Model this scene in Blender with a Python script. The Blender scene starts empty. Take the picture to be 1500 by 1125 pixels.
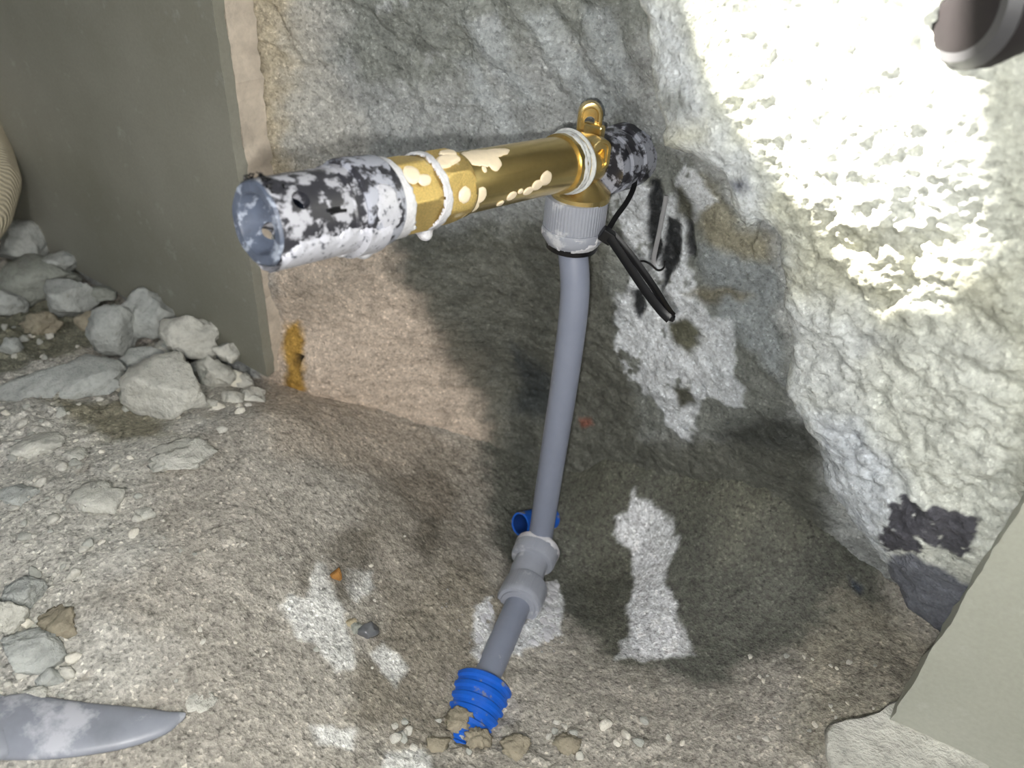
import bpy, bmesh, math, random
import numpy as np
from mathutils import Vector, Matrix
random.seed(7); rng = np.random.RandomState(11)
SC = bpy.context.scene
COL = SC.collection

# ------------------------------------------------------------------ camera
# world axes: X runs along the wall, Y goes into the wall, Z up; real metres.
F, CX, CY = 1150.0, 750.0, 562.5
CAM = np.array([0.0, 0.0, 0.75])
PSI = math.radians(33)
VP = (625.0, 2156.0)                                   # where plumb lines meet
_U = -np.array([VP[0]-CX, -(VP[1]-CY), F]); _U /= np.linalg.norm(_U)
_f = np.array([0, 0, 1.0]) - _U[2]*_U; _f /= np.linalg.norm(_f)
_r = np.cross(_f, _U); _r = -_r if _r[0] < 0 else _r
def w_of(v):                                           # camera vector (right, up, forward) -> world
    a, b, z = v @ _r, v @ _f, v @ _U
    return np.array([a*math.cos(PSI)-b*math.sin(PSI), a*math.sin(PSI)+b*math.cos(PSI), z])
def ray(px, py): return w_of(np.array([(px-CX)/F, -(py-CY)/F, 1.0]))
def atd(px, py, d): return CAM + ray(px, py)*d
def aty(px, py, y): q = ray(px, py); return CAM + q*y/q[1]
def atz(px, py, z): q = ray(px, py); return CAM + q*(z-CAM[2])/q[2]
cx, cu, cf = (w_of(np.array(v, float)) for v in ((1,0,0), (0,1,0), (0,0,1)))
cd = bpy.data.cameras.new('camera'); cam = bpy.data.objects.new('camera', cd); COL.objects.link(cam)
cam.matrix_world = Matrix(((cx[0],cu[0],-cf[0],CAM[0]),(cx[1],cu[1],-cf[1],CAM[1]),(cx[2],cu[2],-cf[2],CAM[2]),(0,0,0,1)))
cd.sensor_width = 36; cd.lens = 36*F/1500; cd.clip_start = .01; cd.clip_end = 50
cd.dof.use_dof = True; cd.dof.focus_distance = .37; cd.dof.aperture_fstop = 11
SC.camera = cam

# ------------------------------------------------------------------ light
w = bpy.data.worlds.new('world'); SC.world = w; w.use_nodes = True
w.node_tree.nodes['Background'].inputs[0].default_value = (.80, .90, 1.0, 1)
w.node_tree.nodes['Background'].inputs[1].default_value = .30
def light(name, kind, energy, loc, target=None, size=.01, color=(1,1,1)):
    l = bpy.data.lights.new(name, kind); l.energy = energy; l.color = color
    if kind == 'AREA': l.size = size
    elif kind == 'SUN': l.angle = size
    else: l.shadow_soft_size = size
    o = bpy.data.objects.new(name, l); COL.objects.link(o); o.location = loc
    if target is not None:
        o.rotation_euler = (Vector(target)-Vector(loc)).to_track_quat('-Z', 'Y').to_euler()
    return o
SUN = np.array([-.66, -.25, .62]); SUN /= np.linalg.norm(SUN)      # towards the sun
light('sun', 'SUN', 120, tuple(SUN*3), (0,0,0), math.radians(.28), (1, .95, .86))
light('flash', 'POINT', 4.4, tuple(CAM - cu*.019 - cx*.010), None, .0035, (1, .985, .95))
light('window_light', 'AREA', 7.0, (.62, -.55, 1.35), (-.33, .3, .5), .16, (1, .95, .90))
SC.view_settings.view_transform = 'Standard'; SC.view_settings.look = 'None'
SC.view_settings.exposure = -.10; SC.view_settings.gamma = 1; SC.view_settings.use_curve_mapping = False

# ------------------------------------------------------------------ helpers
def lin(r, g, b):
    f = lambda c: (c/255/12.92) if c <= 10 else ((c/255+.055)/1.055)**2.4
    return np.array([f(r), f(g), f(b)])
_P = rng.permutation(256); _P = np.concatenate([_P, _P, _P])
_G = rng.normal(size=(256, 3)); _G /= np.linalg.norm(_G, axis=1)[:, None]
def perlin(x, y, z=0.0):
    x, y, z = np.broadcast_arrays(np.asarray(x, float), np.asarray(y, float), np.asarray(z, float))
    xi, yi, zi = np.floor(x).astype(int), np.floor(y).astype(int), np.floor(z).astype(int)
    xf, yf, zf = x-xi, y-yi, z-zi
    u, v, ww = (t*t*t*(t*(t*6-15)+10) for t in (xf, yf, zf))
    xi &= 255; yi &= 255; zi &= 255
    def g(a, b, c):
        h = _P[_P[_P[(xi+a) & 255]+((yi+b) & 255)]+((zi+c) & 255)]
        G = _G[h]; return G[..., 0]*(xf-a)+G[..., 1]*(yf-b)+G[..., 2]*(zf-c)
    L = lambda a, b, t: a+(b-a)*t
    return L(L(L(g(0,0,0), g(1,0,0), u), L(g(0,1,0), g(1,1,0), u), v),
             L(L(g(0,0,1), g(1,0,1), u), L(g(0,1,1), g(1,1,1), u), v), ww)*1.5
def fbm(x, y, z, s, o=4, rough=.5):
    t = 0; a = 1; n = 0
    for k in range(o):
        t = t+a*perlin(x/s*2**k+17*k, y/s*2**k+5*k, z/s*2**k); n += a; a *= rough
    return t/n
def ridged(x, y, z, s, o=3):
    t = 0; a = 1; n = 0
    for k in range(o):
        t = t+a*(1-2*np.abs(perlin(x/s*2**k+7*k, y/s*2**k+3*k, z/s*2**k+9))); n += a; a *= .5
    return t/n
def worley(x, y, s, seed=0):                            # distances to the two nearest cell points and an id
    x = x/s; y = y/s; xi = np.floor(x).astype(int); yi = np.floor(y).astype(int)
    f1 = np.full(x.shape, 9.); f2 = f1.copy(); idn = np.zeros(x.shape)
    for a in (-1, 0, 1):
        for b in (-1, 0, 1):
            h = _P[(_P[(xi+a+seed) & 255]+yi+b) & 255]; h2 = _P[(h+77) & 255]
            d = np.hypot(xi+a+h/256.-x, yi+b+h2/256.-y)
            n = d < f1
            f2 = np.where(n, f1, np.minimum(f2, d)); idn = np.where(n, h2/256., idn); f1 = np.where(n, d, f1)
    return f1, f2, idn
def sstep(a, b, t): t = np.clip((t-a)/(b-a), 0, 1); return t*t*(3-2*t)
def sdf(px, py, poly):                                   # signed distance, negative inside
    d = np.full(px.shape, 1e9); ins = np.zeros(px.shape, bool)
    n = len(poly)
    for i in range(n):
        ax, ay = poly[i]; bx, by = poly[(i+1) % n]
        ex, ey = bx-ax, by-ay
        t = np.clip(((px-ax)*ex+(py-ay)*ey)/(ex*ex+ey*ey+1e-12), 0, 1)
        d = np.minimum(d, np.hypot(px-ax-t*ex, py-ay-t*ey))
        c = ((ay > py) != (by > py)) & (px < (bx-ax)*(py-ay)/(by-ay+1e-15)+ax)
        ins ^= c
    return np.where(ins, -d, d)
class Surf:                                              # smooth surface through scattered heights
    def __init__(s, pts, smooth=2e-3):
        P = np.array(pts, float); s.c = P[:, :2]; v = P[:, 2]; s.m = v.mean()
        D = np.hypot(s.c[:, None, 0]-s.c[None, :, 0], s.c[:, None, 1]-s.c[None, :, 1])
        n = len(P); A = np.zeros((n+3, n+3)); A[:n, :n] = -s.k(D)+np.eye(n)*smooth
        A[:n, n] = 1; A[:n, n+1:] = s.c; A[n, :n] = 1; A[n+1:, :n] = s.c.T
        A[n+1, n+1] = A[n+2, n+2] = 1e-9
        s.w = np.linalg.solve(A, np.concatenate([v, [0, 0, 0]]))
    def k(s, D): return np.sqrt(D*D+.012**2)
    def __call__(s, a, b):
        a = np.asarray(a, float); b = np.asarray(b, float); n = len(s.c)
        t = np.full(a.shape, s.w[n])+s.w[n+1]*a+s.w[n+2]*b
        for i in range(n): t = t-s.w[i]*s.k(np.hypot(a-s.c[i, 0], b-s.c[i, 1]))
        return t
# material helpers
def nodes(m):
    m.use_nodes = True; nt = m.node_tree; return nt, nt.nodes, nt.links, nt.nodes['Principled BSDF']
def N(nt, t, **kw):
    n = nt.nodes.new(t)
    for k, v in kw.items():
        if k in n.inputs.keys() if hasattr(n.inputs, 'keys') else False: n.inputs[k].default_value = v
        else: setattr(n, k, v)
    return n
def noise(nt, co, scale, detail=4, rough=.55):
    n = nt.nodes.new('ShaderNodeTexNoise'); n.inputs['Scale'].default_value = scale
    n.inputs['Detail'].default_value = detail; n.inputs['Roughness'].default_value = rough
    nt.links.new(co, n.inputs['Vector']); return n.outputs['Fac']
def ramp(nt, src, stops):
    n = nt.nodes.new('ShaderNodeValToRGB'); e = n.color_ramp.elements
    while len(e) < len(stops): e.new(.5)
    for el, (p, c) in zip(e, stops):
        el.position = p; c = (c, c, c) if isinstance(c, (int, float)) else c; el.color = (c[0], c[1], c[2], 1)
    nt.links.new(src, n.inputs[0]); return n.outputs['Color']
def mix(nt, fac, a, b, mode='MIX'):
    n = nt.nodes.new('ShaderNodeMix'); n.data_type = 'RGBA'; n.blend_type = mode
    for i, v in ((0, fac), (6, a), (7, b)):
        if hasattr(v, 'links'): nt.links.new(v, n.inputs[i])
        elif i == 0: n.inputs[0].default_value = v
        else: n.inputs[i].default_value = (*v[:3], 1)
    return n.outputs[2]
def bump(nt, h, strength, dist, prev=None):
    n = nt.nodes.new('ShaderNodeBump'); n.inputs['Strength'].default_value = strength; n.inputs['Distance'].default_value = dist
    nt.links.new(h, n.inputs['Height'])
    if prev: nt.links.new(prev, n.inputs['Normal'])
    return n.outputs['Normal']
def coords(nt): return nt.nodes.new('ShaderNodeTexCoord').outputs['Object']
def mat_ground(name, bs=.8, speck=.5):
    m = bpy.data.materials.new(name); nt, nd, lk, P = nodes(m); co = coords(nt)
    a = nt.nodes.new('ShaderNodeAttribute'); a.attribute_name = 'tint'
    wv = nt.nodes.new('ShaderNodeAttribute'); wv.attribute_name = 'wet'
    n1 = noise(nt, co, 380, 4, .7); n3 = noise(nt, co, 70, 5, .65); n4 = noise(nt, co, 170, 3, .6)
    vo = nt.nodes.new('ShaderNodeTexVoronoi'); vo.inputs['Scale'].default_value = 760; lk.new(co, vo.inputs['Vector'])
    sp_ = nt.nodes.new('ShaderNodeSeparateColor'); lk.new(vo.outputs['Color'], sp_.inputs[0])
    c = mix(nt, speck, a.outputs['Color'], ramp(nt, n1, [(.34, .22), (.43, .80), (.55, 1.0), (.68, 1.30)]), 'MULTIPLY')
    c = mix(nt, speck, c, ramp(nt, sp_.outputs[0], [(.0, .62), (.5, 1.0), (.93, 1.15), (.97, 1.7)]), 'MULTIPLY')
    c = mix(nt, .5, c, ramp(nt, n3, [(.32, .62), (.5, 1.0), (.68, 1.25)]), 'MULTIPLY')
    c = mix(nt, speck*.6, c, ramp(nt, n4, [(.36, .55), (.46, 1.0)]), 'MULTIPLY')
    lk.new(c, P.inputs['Base Color'])
    r = nt.nodes.new('ShaderNodeMapRange'); lk.new(wv.outputs['Fac'], r.inputs[0]); r.inputs[3].default_value = .93; r.inputs[4].default_value = .38
    lk.new(r.outputs[0], P.inputs['Roughness']); P.inputs['Specular IOR Level'].default_value = .35
    b = bump(nt, n4, bs*.5, .003); b = bump(nt, n1, bs*.6, .0018, b); b = bump(nt, vo.outputs['Distance'], bs*.3, .0010, b)
    lk.new(b, P.inputs['Normal']); return m
def mat_rock(name, base, speck=.4, bs=.7):
    m = bpy.data.materials.new(name); nt, nd, lk, P = nodes(m); co = coords(nt)
    n1 = noise(nt, co, 230, 5, .65); n2 = noise(nt, co, 45, 4, .6); n3 = noise(nt, co, 900, 2)
    c = mix(nt, speck, base, ramp(nt, n1, [(.3, .45), (.5, 1.0), (.7, 1.15)]), 'MULTIPLY')
    c = mix(nt, .6, c, ramp(nt, n2, [(.32, .62), (.6, 1.12)]), 'MULTIPLY')
    lk.new(c, P.inputs['Base Color']); P.inputs['Roughness'].default_value = .95; P.inputs['Specular IOR Level'].default_value = .2
    lk.new(bump(nt, n3, bs*.4, .0005, bump(nt, n1, bs, .0022)), P.inputs['Normal']); return m
def mat_simple(name, base, rough=.5, metal=0, var=.0, scale=200, bs=0, bd=.0005, spec=.5, film=None, rv=0):
    # film = (colour, scale, threshold): soap or mortar residue dried on the surface
    m = bpy.data.materials.new(name); nt, nd, lk, P = nodes(m); co = coords(nt)
    P.inputs['Roughness'].default_value = rough; P.inputs['Metallic'].default_value = metal; P.inputs['Specular IOR Level'].default_value = spec
    n1 = noise(nt, co, scale, 5, .6)
    c = mix(nt, var, base, ramp(nt, n1, [(.3, .4), (.5, 1), (.7, 1.4)]), 'MULTIPLY')
    if film:
        fc, fs, th = film; fn = noise(nt, co, fs, 6, .62); k = ramp(nt, fn, [(th-.02, 0.), (th+.045, 1.)])
        c = mix(nt, k, c, fc)
        r = nt.nodes.new('ShaderNodeMapRange'); lk.new(k, r.inputs[0]); r.inputs[3].default_value = rough; r.inputs[4].default_value = .6
        lk.new(r.outputs[0], P.inputs['Roughness'])
        if metal:
            r2 = nt.nodes.new('ShaderNodeMapRange'); lk.new(k, r2.inputs[0]); r2.inputs[3].default_value = metal; r2.inputs[4].default_value = 0
            lk.new(r2.outputs[0], P.inputs['Metallic'])
    lk.new(c, P.inputs['Base Color'])
    if bs: lk.new(bump(nt, n1, bs, bd), P.inputs['Normal'])
    return m
def mesh_obj(name, verts, faces, mat, parent=None, smooth=True):
    me = bpy.data.meshes.new(name); me.from_pydata([tuple(v) for v in verts], [], [tuple(f) for f in faces]); me.update()
    if smooth: me.polygons.foreach_set('use_smooth', [True]*len(me.polygons))
    me.materials.append(mat); o = bpy.data.objects.new(name, me); COL.objects.link(o)
    if parent: attach(o, parent)
    return o
def attach(o, parent):
    o.parent = parent; o.matrix_parent_inverse = Matrix.Translation(parent.location).inverted()
def tag(o, label, cat, group=None, kind=None):
    o['label'] = label; o['category'] = cat
    if group: o['group'] = group
    if kind: o['kind'] = kind
    return o
def thing(name, loc, label, cat, group=None):
    o = bpy.data.objects.new(name, None); COL.objects.link(o); o.location = tuple(loc); o.empty_display_size = .01
    return tag(o, label, cat, group)
def weld(o, d=1e-5, auto=None):
    bm = bmesh.new(); bm.from_mesh(o.data); bmesh.ops.remove_doubles(bm, verts=bm.verts, dist=d)
    bmesh.ops.recalc_face_normals(bm, faces=bm.faces)
    if auto is not None:
        for e in bm.edges:
            if len(e.link_faces) == 2 and e.calc_face_angle(0) > auto: e.smooth = False
    bm.to_mesh(o.data); bm.free(); return o
def frame(d):
    d = np.array(d, float); d /= np.linalg.norm(d)
    a = np.array([0, 0, 1.]) if abs(d[2]) < .9 else np.array([0, -1., 0])
    e1 = a-(a@d)*d; e1 /= np.linalg.norm(e1); e2 = np.cross(d, e1); return d, e1, e2   # e1: up-ish
def revolve(name, p0, d, prof, mat, parent=None, n=48, rf=None, cap=(True, True), auto=.6):
    # prof: list of (distance along d, radius); rf(theta, u) scales the radius
    d, e1, e2 = frame(d); V = []; Fc = []
    for (u, r) in prof:
        for k in range(n):
            t = 2*math.pi*k/n; rr = r*(rf(t, u) if rf else 1)
            V.append(p0+d*u+(e1*math.cos(t)+e2*math.sin(t))*rr)
    for i in range(len(prof)-1):
        for k in range(n):
            k2 = (k+1) % n; Fc.append((i*n+k, i*n+k2, (i+1)*n+k2, (i+1)*n+k))
    if cap[0]: Fc.append(tuple(range(n))[::-1])
    if cap[1]: Fc.append(tuple((len(prof)-1)*n+k for k in range(n)))
    return weld(mesh_obj(name, V, Fc, mat, parent), 1e-6, auto)
def tube(name, pts, rad, mat, parent=None, n=16, flat=None, up=(0,0,1), sub=6):
    # sweep along a smooth path; flat=(half width, half thickness) gives a strap section
    P = [Vector(p) for p in pts]; Q = []; R = []
    m = len(P); rr = rad if isinstance(rad, (list, tuple)) else [rad]*m
    for i in range(m-1):
        a = P[max(i-1, 0)]; b = P[i]; c = P[i+1]; e = P[min(i+2, m-1)]
        for k in range(sub):
            t = k/sub; Q.append(.5*((2*b)+(c-a)*t+(2*a-5*b+4*c-e)*t*t+(3*b-a-3*c+e)*t**3)); R.append(rr[i]*(1-t)+rr[i+1]*t)
    Q.append(P[-1]); R.append(rr[-1]); V = []; Fc = []; up = Vector(up)
    for i, q in enumerate(Q):
        d = (Q[min(i+1, len(Q)-1)]-Q[max(i-1, 0)]).normalized(); s = d.cross(up).normalized(); u2 = s.cross(d)
        for k in range(n):
            t = 2*math.pi*(k+.5)/n
            if flat:
                a_, b_ = math.cos(t), math.sin(t); mx = max(abs(a_), abs(b_)); V.append(q+s*(a_/mx*flat[0]*R[i])+u2*(b_/mx*flat[1]*R[i]))
            else: V.append(q+s*math.cos(t)*R[i]+u2*math.sin(t)*R[i])
    L = len(Q)
    for i in range(L-1):
        for k in range(n):
            k2 = (k+1) % n; Fc.append((i*n+k, i*n+k2, (i+1)*n+k2, (i+1)*n+k))
    Fc.append(tuple(range(n))[::-1]); Fc.append(tuple((L-1)*n+k for k in range(n)))
    return weld(mesh_obj(name, V, Fc, mat, parent), 1e-6, .7)
def relief(name, A, B, H, axis, tint, wet, mat, keep=None, flip=False):
    # grid surface: axis 'z' -> (A, B, H) floor, axis 'y' -> (A, H, B) wall
    ny, nx = A.shape
    co = np.stack([A, B, H] if axis == 'z' else [A, H, B], -1).reshape(-1, 3)
    idx = np.arange(ny*nx).reshape(ny, nx)
    q = np.stack([idx[:-1, :-1], idx[:-1, 1:], idx[1:, 1:], idx[1:, :-1]], -1).reshape(-1, 4)
    if flip: q = q[:, ::-1]
    if keep is not None:
        kq = keep.reshape(-1)[q].all(1); q = q[kq]
        used = np.zeros(ny*nx, bool); used[q.reshape(-1)] = True
        new = np.cumsum(used)-1; q = new[q]; co = co[used]; tint = tint.reshape(-1, 3)[used]; wet = wet.reshape(-1)[used]
    me = bpy.data.meshes.new(name); me.vertices.add(len(co)); me.vertices.foreach_set('co', co.astype(np.float32).ravel())
    me.loops.add(len(q)*4); me.loops.foreach_set('vertex_index', q.astype(np.int32).ravel())
    me.polygons.add(len(q)); me.polygons.foreach_set('loop_start', np.arange(0, len(q)*4, 4, dtype=np.int32))
    me.polygons.foreach_set('use_smooth', np.ones(len(q), bool)); me.update(calc_edges=True)
    a = me.attributes.new('tint', 'FLOAT_COLOR', 'POINT')
    a.data.foreach_set('color', np.concatenate([tint.reshape(-1, 3), np.ones((len(co), 1))], 1).astype(np.float32).ravel())
    b = me.attributes.new('wet', 'FLOAT', 'POINT'); b.data.foreach_set('value', np.asarray(wet, np.float32).ravel())
    me.materials.append(mat); o = bpy.data.objects.new(name, me); COL.objects.link(o); return o
def axis_grid(lo, a, b, hi, fine, coarse=.03):
    return np.concatenate([np.arange(lo, a, coarse), np.arange(a, b, fine), np.arange(b+coarse*.2, hi, coarse)])
def box(name, lo, hi, mat, parent=None, bev=.0):
    bm = bmesh.new(); bmesh.ops.create_cube(bm, size=1)
    for v in bm.verts: v.co = Vector([lo[i]+(v.co[i]+.5)*(hi[i]-lo[i]) for i in range(3)])
    if bev: bmesh.ops.bevel(bm, geom=bm.edges[:], offset=bev, segments=2, profile=.5, affect='EDGES')
    me = bpy.data.meshes.new(name); bm.to_mesh(me); bm.free(); me.materials.append(mat)
    o = bpy.data.objects.new(name, me); COL.objects.link(o)
    if parent: attach(o, parent)
    return o
def apply_mods(o):
    dg = bpy.context.evaluated_depsgraph_get(); dg.update()
    me = bpy.data.meshes.new_from_object(o.evaluated_get(dg)); o.modifiers.clear(); o.data = me; return o

# ------------------------------------------------------------------ surfaces
Y0 = aty(394, 574, .27)[1]                                  # front plane of the wall finish
back = Surf([(*aty(px, py, y)[[0, 2]], y) for px, py, y in [
    (600,50,.330),(480,120,.318),(380,40,.298),(390,150,.298),(420,250,.300),(700,60,.340),(850,60,.352),(930,120,.356),
    (700,180,.345),(860,140,.360),(1000,330,.366),(950,450,.372),(1050,500,.368),(1100,600,.362),(760,450,.368),(720,560,.372),(820,600,.385),
    (600,400,.330),(500,400,.305),(440,470,.292),(560,540,.318),(650,600,.345),(450,570,.285),(420,420,.285),(560,-60,.32),(900,-100,.34)]]
    + [(.3,.5,.35),(.3,.9,.34),(-.3,1.2,.33),(-.9,.6,.30),(-.9,1.,.30),(.0,.3,.37)])
ground = Surf([(*atz(px, py, z)[:2], z) for px, py, z in [
    (50,600,.447),(100,700,.452),(250,650,.450),(390,600,.452),(100,850,.450),(100,1050,.448),(300,900,.445),(450,625,.441),(540,645,.412),(400,780,.440),
    (450,1000,.425),(350,1100,.438),(640,665,.386),(705,690,.378),(760,720,.362),(620,780,.398),(560,850,.405),(690,850,.385),(760,800,.352),
    (850,850,.352),(850,700,.372),(900,640,.415),(640,960,.392),(640,1060,.385),(560,1000,.402),(800,1050,.380),(900,950,.368),(950,800,.368),(1000,680,.428),(1100,680,.452),
    (1160,640,.485),(1100,800,.402),(1250,800,.432),(1300,900,.412),(1100,950,.395),(1200,1050,.415),(1350,1050,.428),(1000,1100,.396),(740,1120,.395)]]
    + [(*aty(px, py, Y0)[:2], aty(px, py, Y0)[2]) for px, py in ((0,345),(100,418),(190,464),(280,518),(350,562))]
    + [(-1.2,.1,.46),(-1.2,.3,.44),(-.6,.4,.45),(-.6,-.3,.45),(.3,.2,.44),(.2,-.3,.44),(-.1,-.4,.44),(.2,.45,.44),(-.2,.6,.39)], .012)
def hit_back(px, py, s=None):
    s = s or back; y = .33
    for _ in range(25): p = aty(px, py, y); y = .6*y+.4*float(s(p[0], p[2]))
    return aty(px, py, y)[[0, 2]]
def hit_ground(px, py):
    z = .42
    for _ in range(40): p = atz(px, py, z); z = .6*z+.4*float(ground(p[0], p[1]))
    return atz(px, py, z)[:2]
front = Surf([(*aty(px, py, y)[[0, 2]], y) for px, py, y in [
    (960,20,.288),(1000,200,.282),(1100,330,.288),(1160,500,.292),(1200,680,.295),(1300,860,.292),(1100,60,.285),(1250,200,.276),(1350,100,.272),(1300,420,.283),
    (1250,560,.288),(1400,300,.272),(1450,500,.274),(1380,600,.280),(1330,760,.280),(1400,880,.284),(1460,700,.276)]]
    + [(.3,.6,.27),(.3,1.0,.27),(-.1,1.0,.29),(.0,.3,.29)])
MASS = [hit_back(px, py, front) for px, py in [(905,-260),(920,-80),(930,0),(936,60),(945,150),(962,190),(964,225),(1010,236),(1050,262),(1066,312),(1085,342),(1112,335),(1128,352),
    (1134,400),(1142,470),(1150,520),(1146,560),(1158,615),(1190,650),(1204,720),(1240,775),(1262,805),(1298,852),(1318,895),(1390,950),(1500,1010),(1700,1000)]] + [np.array([.9,.5]), np.array([.9,1.3]), np.array([-.15,1.3])]
def paintP(col, wet, A, B, poly, rgb, soft=.004, warp=.008, ws=.02, k=1., w_=None, holes=0, hs=.02):
    P_ = np.array(poly); mg = warp+3*soft+.004                 # work only inside the patch's own bounds
    i0, i1 = np.searchsorted(A[0], (P_[:, 0].min()-mg, P_[:, 0].max()+mg)); j0, j1 = np.searchsorted(B[:, 0], (P_[:, 1].min()-mg, P_[:, 1].max()+mg))
    if i1 <= i0 or j1 <= j0: return np.zeros(A.shape)
    full = np.zeros(A.shape); sl = (slice(j0, j1), slice(i0, i1)); A = A[sl]; B = B[sl]; col = col[sl]; wet = wet[sl]
    d = sdf(A+warp*fbm(A, B, 3.1, ws, 3, .6), B+warp*fbm(A, B, 8.7, ws, 3, .6), poly)
    m = (1-sstep(-soft, soft, d))*k
    if holes: m = m*(1-sstep(.0, .14, fbm(A, B, 2.2, hs, 4, .6)-(.5-holes)))
    if w_ is not None: wet[:] = wet*(1-m)+w_*m
    col[:] = col*(1-m[..., None])+np.asarray(rgb)*m[..., None]
    full[sl] = m
    return full

# --- back of the chiselled hollow
xa = axis_grid(-1.3, -.42, .03, .9, .00095); za = axis_grid(.2, .37, .80, 1.3, .00095)
A, B = np.meshgrid(xa, za)
H = back(A, B)
f1, f2, cid = worley(A+.012*fbm(A, B, 0, .03), B+.012*fbm(A, B, 5, .03), .026)
upper = sstep(.50, .60, B)
H += -.0050*(cid-.5)*sstep(0, .25, f2-f1)*upper + .0045*fbm(A, B, .3, .05, 5, .55) + .0022*fbm(A, B, 1.3, .008, 4, .6)+.0012*ridged(A, B, 0, .012)
# tooled grooves (slanting chisel strokes) high on the wall
g = np.sin((A*.75+B*.65)/.011*2*np.pi/2.2+3*fbm(A, B, 4, .05)); H += .0016*g*sstep(.60, .68, B)*sstep(-.32, -.27, A)
T = np.zeros(A.shape+(3,)); W = np.full(A.shape, .15)
T[:] = lin(166,169,168)
v = fbm(A, B, 6.6, .05, 5, .6)[..., None]; T *= 1+.45*v
T *= 1-.25*(cid[..., None]-.5)
zone = lambda L: [hit_back(px, py) for px, py in L]
pb = lambda L, rgb, **k: paintP(T, W, A, B, zone(L), rgb, **k)
pb([(330,-60),(450,-60),(440,60),(440,140),(420,220),(470,260),(480,300),(300,330)], lin(186,176,154), soft=.012, warp=.014)
pb([(420,-60),(520,-60),(480,90),(540,220),(450,270),(420,200)], lin(182,180,172), soft=.012, warp=.014, k=.7)
pb([(490,-60),(1000,-60),(1000,40),(760,60),(700,120),(560,130),(500,90)], lin(118,122,114), soft=.012, warp=.02, k=.7, holes=.35)
pb([(560,200),(700,130),(860,110),(960,160),(960,260),(700,230),(560,250)], lin(140,144,144), soft=.01, warp=.014, k=.6, holes=.3)
for L in ([(668,95),(700,90),(735,160),(770,195),(740,200),(700,150)], [(685,30),(725,28),(755,100),(790,150),(760,160),(700,70)], [(770,20),(800,15),(830,80),(880,130),(905,160),(860,170),(800,90)], [(850,10),(895,12),(915,90),(925,140),(900,140),(860,60)]):
    pb(L, lin(176,182,184), soft=.005, warp=.008, k=.75)
pb([(400,380),(560,330),(610,400),(700,520),(735,660),(700,760),(360,760),(390,560)], lin(206,190,173), soft=.010, warp=.010)
WET_SHADE = [(560,340),(700,330),(1000,300),(1000,470),(940,640),(1200,640),(1240,960),(700,960),(705,620),(660,540),(610,450)]  # damp concrete with a soft shadow painted into the same dark tone
pb(WET_SHADE, lin(92,93,84), soft=.010, warp=.012, w_=.75, k=.92)
pb([(900,180),(1020,230),(1110,360),(1150,500),(1170,600),(1060,640),(940,640),(890,420),(880,330)], lin(124,127,122), soft=.006, warp=.012, w_=.5)
pb([(1030,260),(1080,330),(1130,350),(1130,400),(1060,400),(1020,330)], lin(150,146,128), soft=.005, warp=.008)
pb([(1020,360),(1130,390),(1150,560),(1110,520),(1050,470)], lin(150,156,158), soft=.006, warp=.01)
for L, h in (([(905,270),(960,270),(1000,380),(1020,440),(1070,470),(1080,540),(1090,600),(1030,580),(1010,650),(960,600),(935,560),(895,520),(900,440),(930,400),(900,340)], .30),
             ([(1010,230),(1050,300),(1010,330),(1000,420),(970,300)], .25)):
    m = pb(L, lin(214,218,222), soft=.002, warp=.010, ws=.015, w_=.4, holes=h, hs=.016, k=.9); H -= .0006*m
for L in ([(953,262),(968,264),(972,290),(965,340),(970,375),(952,395),(945,360),(948,310)], [(975,320),(990,318),(1000,370),(985,400),(970,430),(968,380)], [(925,425),(942,425),(944,455),(935,470),(926,450)],
          [(1000,300),(1012,330),(1018,375),(1008,378),(1004,350)], [(900,190),(925,215),(930,240),(915,260),(890,220)]):
    m = pb(L, lin(44,46,48), soft=.0015, warp=.003, ws=.008, w_=.9); H += .002*m
pb([(985,270),(1000,270),(1016,300),(1016,330),(990,310)], lin(88,88,78), soft=.003, warp=.004)
pb([(1000,422),(1060,425),(1100,432),(1090,445),(1030,440)], lin(120,114,94), soft=.003, warp=.006, k=.8)
pb([(980,470),(1010,465),(1030,490),(1010,520),(985,500)], lin(92,92,78), soft=.003, warp=.006)
pb([(986,562),(1012,560),(1018,590),(995,600)], lin(84,84,74), soft=.003, warp=.006)
pb([(1040,640),(1120,600),(1190,620),(1200,660),(1100,660)], lin(70,72,68), soft=.008, warp=.006, w_=.7)
pb([(740,500),(820,560),(800,620),(760,600)], lin(70,74,74), soft=.008, warp=.01, w_=.9, holes=.25)
pb([(845,612),(865,614),(868,624),(850,625)], lin(150,80,60), soft=.002, warp=.004, k=.6)
pb([(925,232),(938,228),(940,244),(930,250)], lin(40,70,150), soft=.001, warp=.002)
pb([(415,480),(436,470),(444,520),(448,570),(430,590),(416,575),(422,540),(412,510)], lin(186,148,74), soft=.003, warp=.004, ws=.01)
m = pb([(426,520),(441,524),(438,538),(428,534)], lin(30,26,20), soft=.0015, warp=.002); H += .008*m
T *= (1+.18*fbm(A, B, 9.1, .006, 3, .6))[..., None]
T = np.clip(T, .01, .9)
wall_back = relief('wall_back', A, B, H, 'y', T, W, mat_ground('hollow_concrete', .8, .5)); wall_back['kind'] = 'structure'

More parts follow.
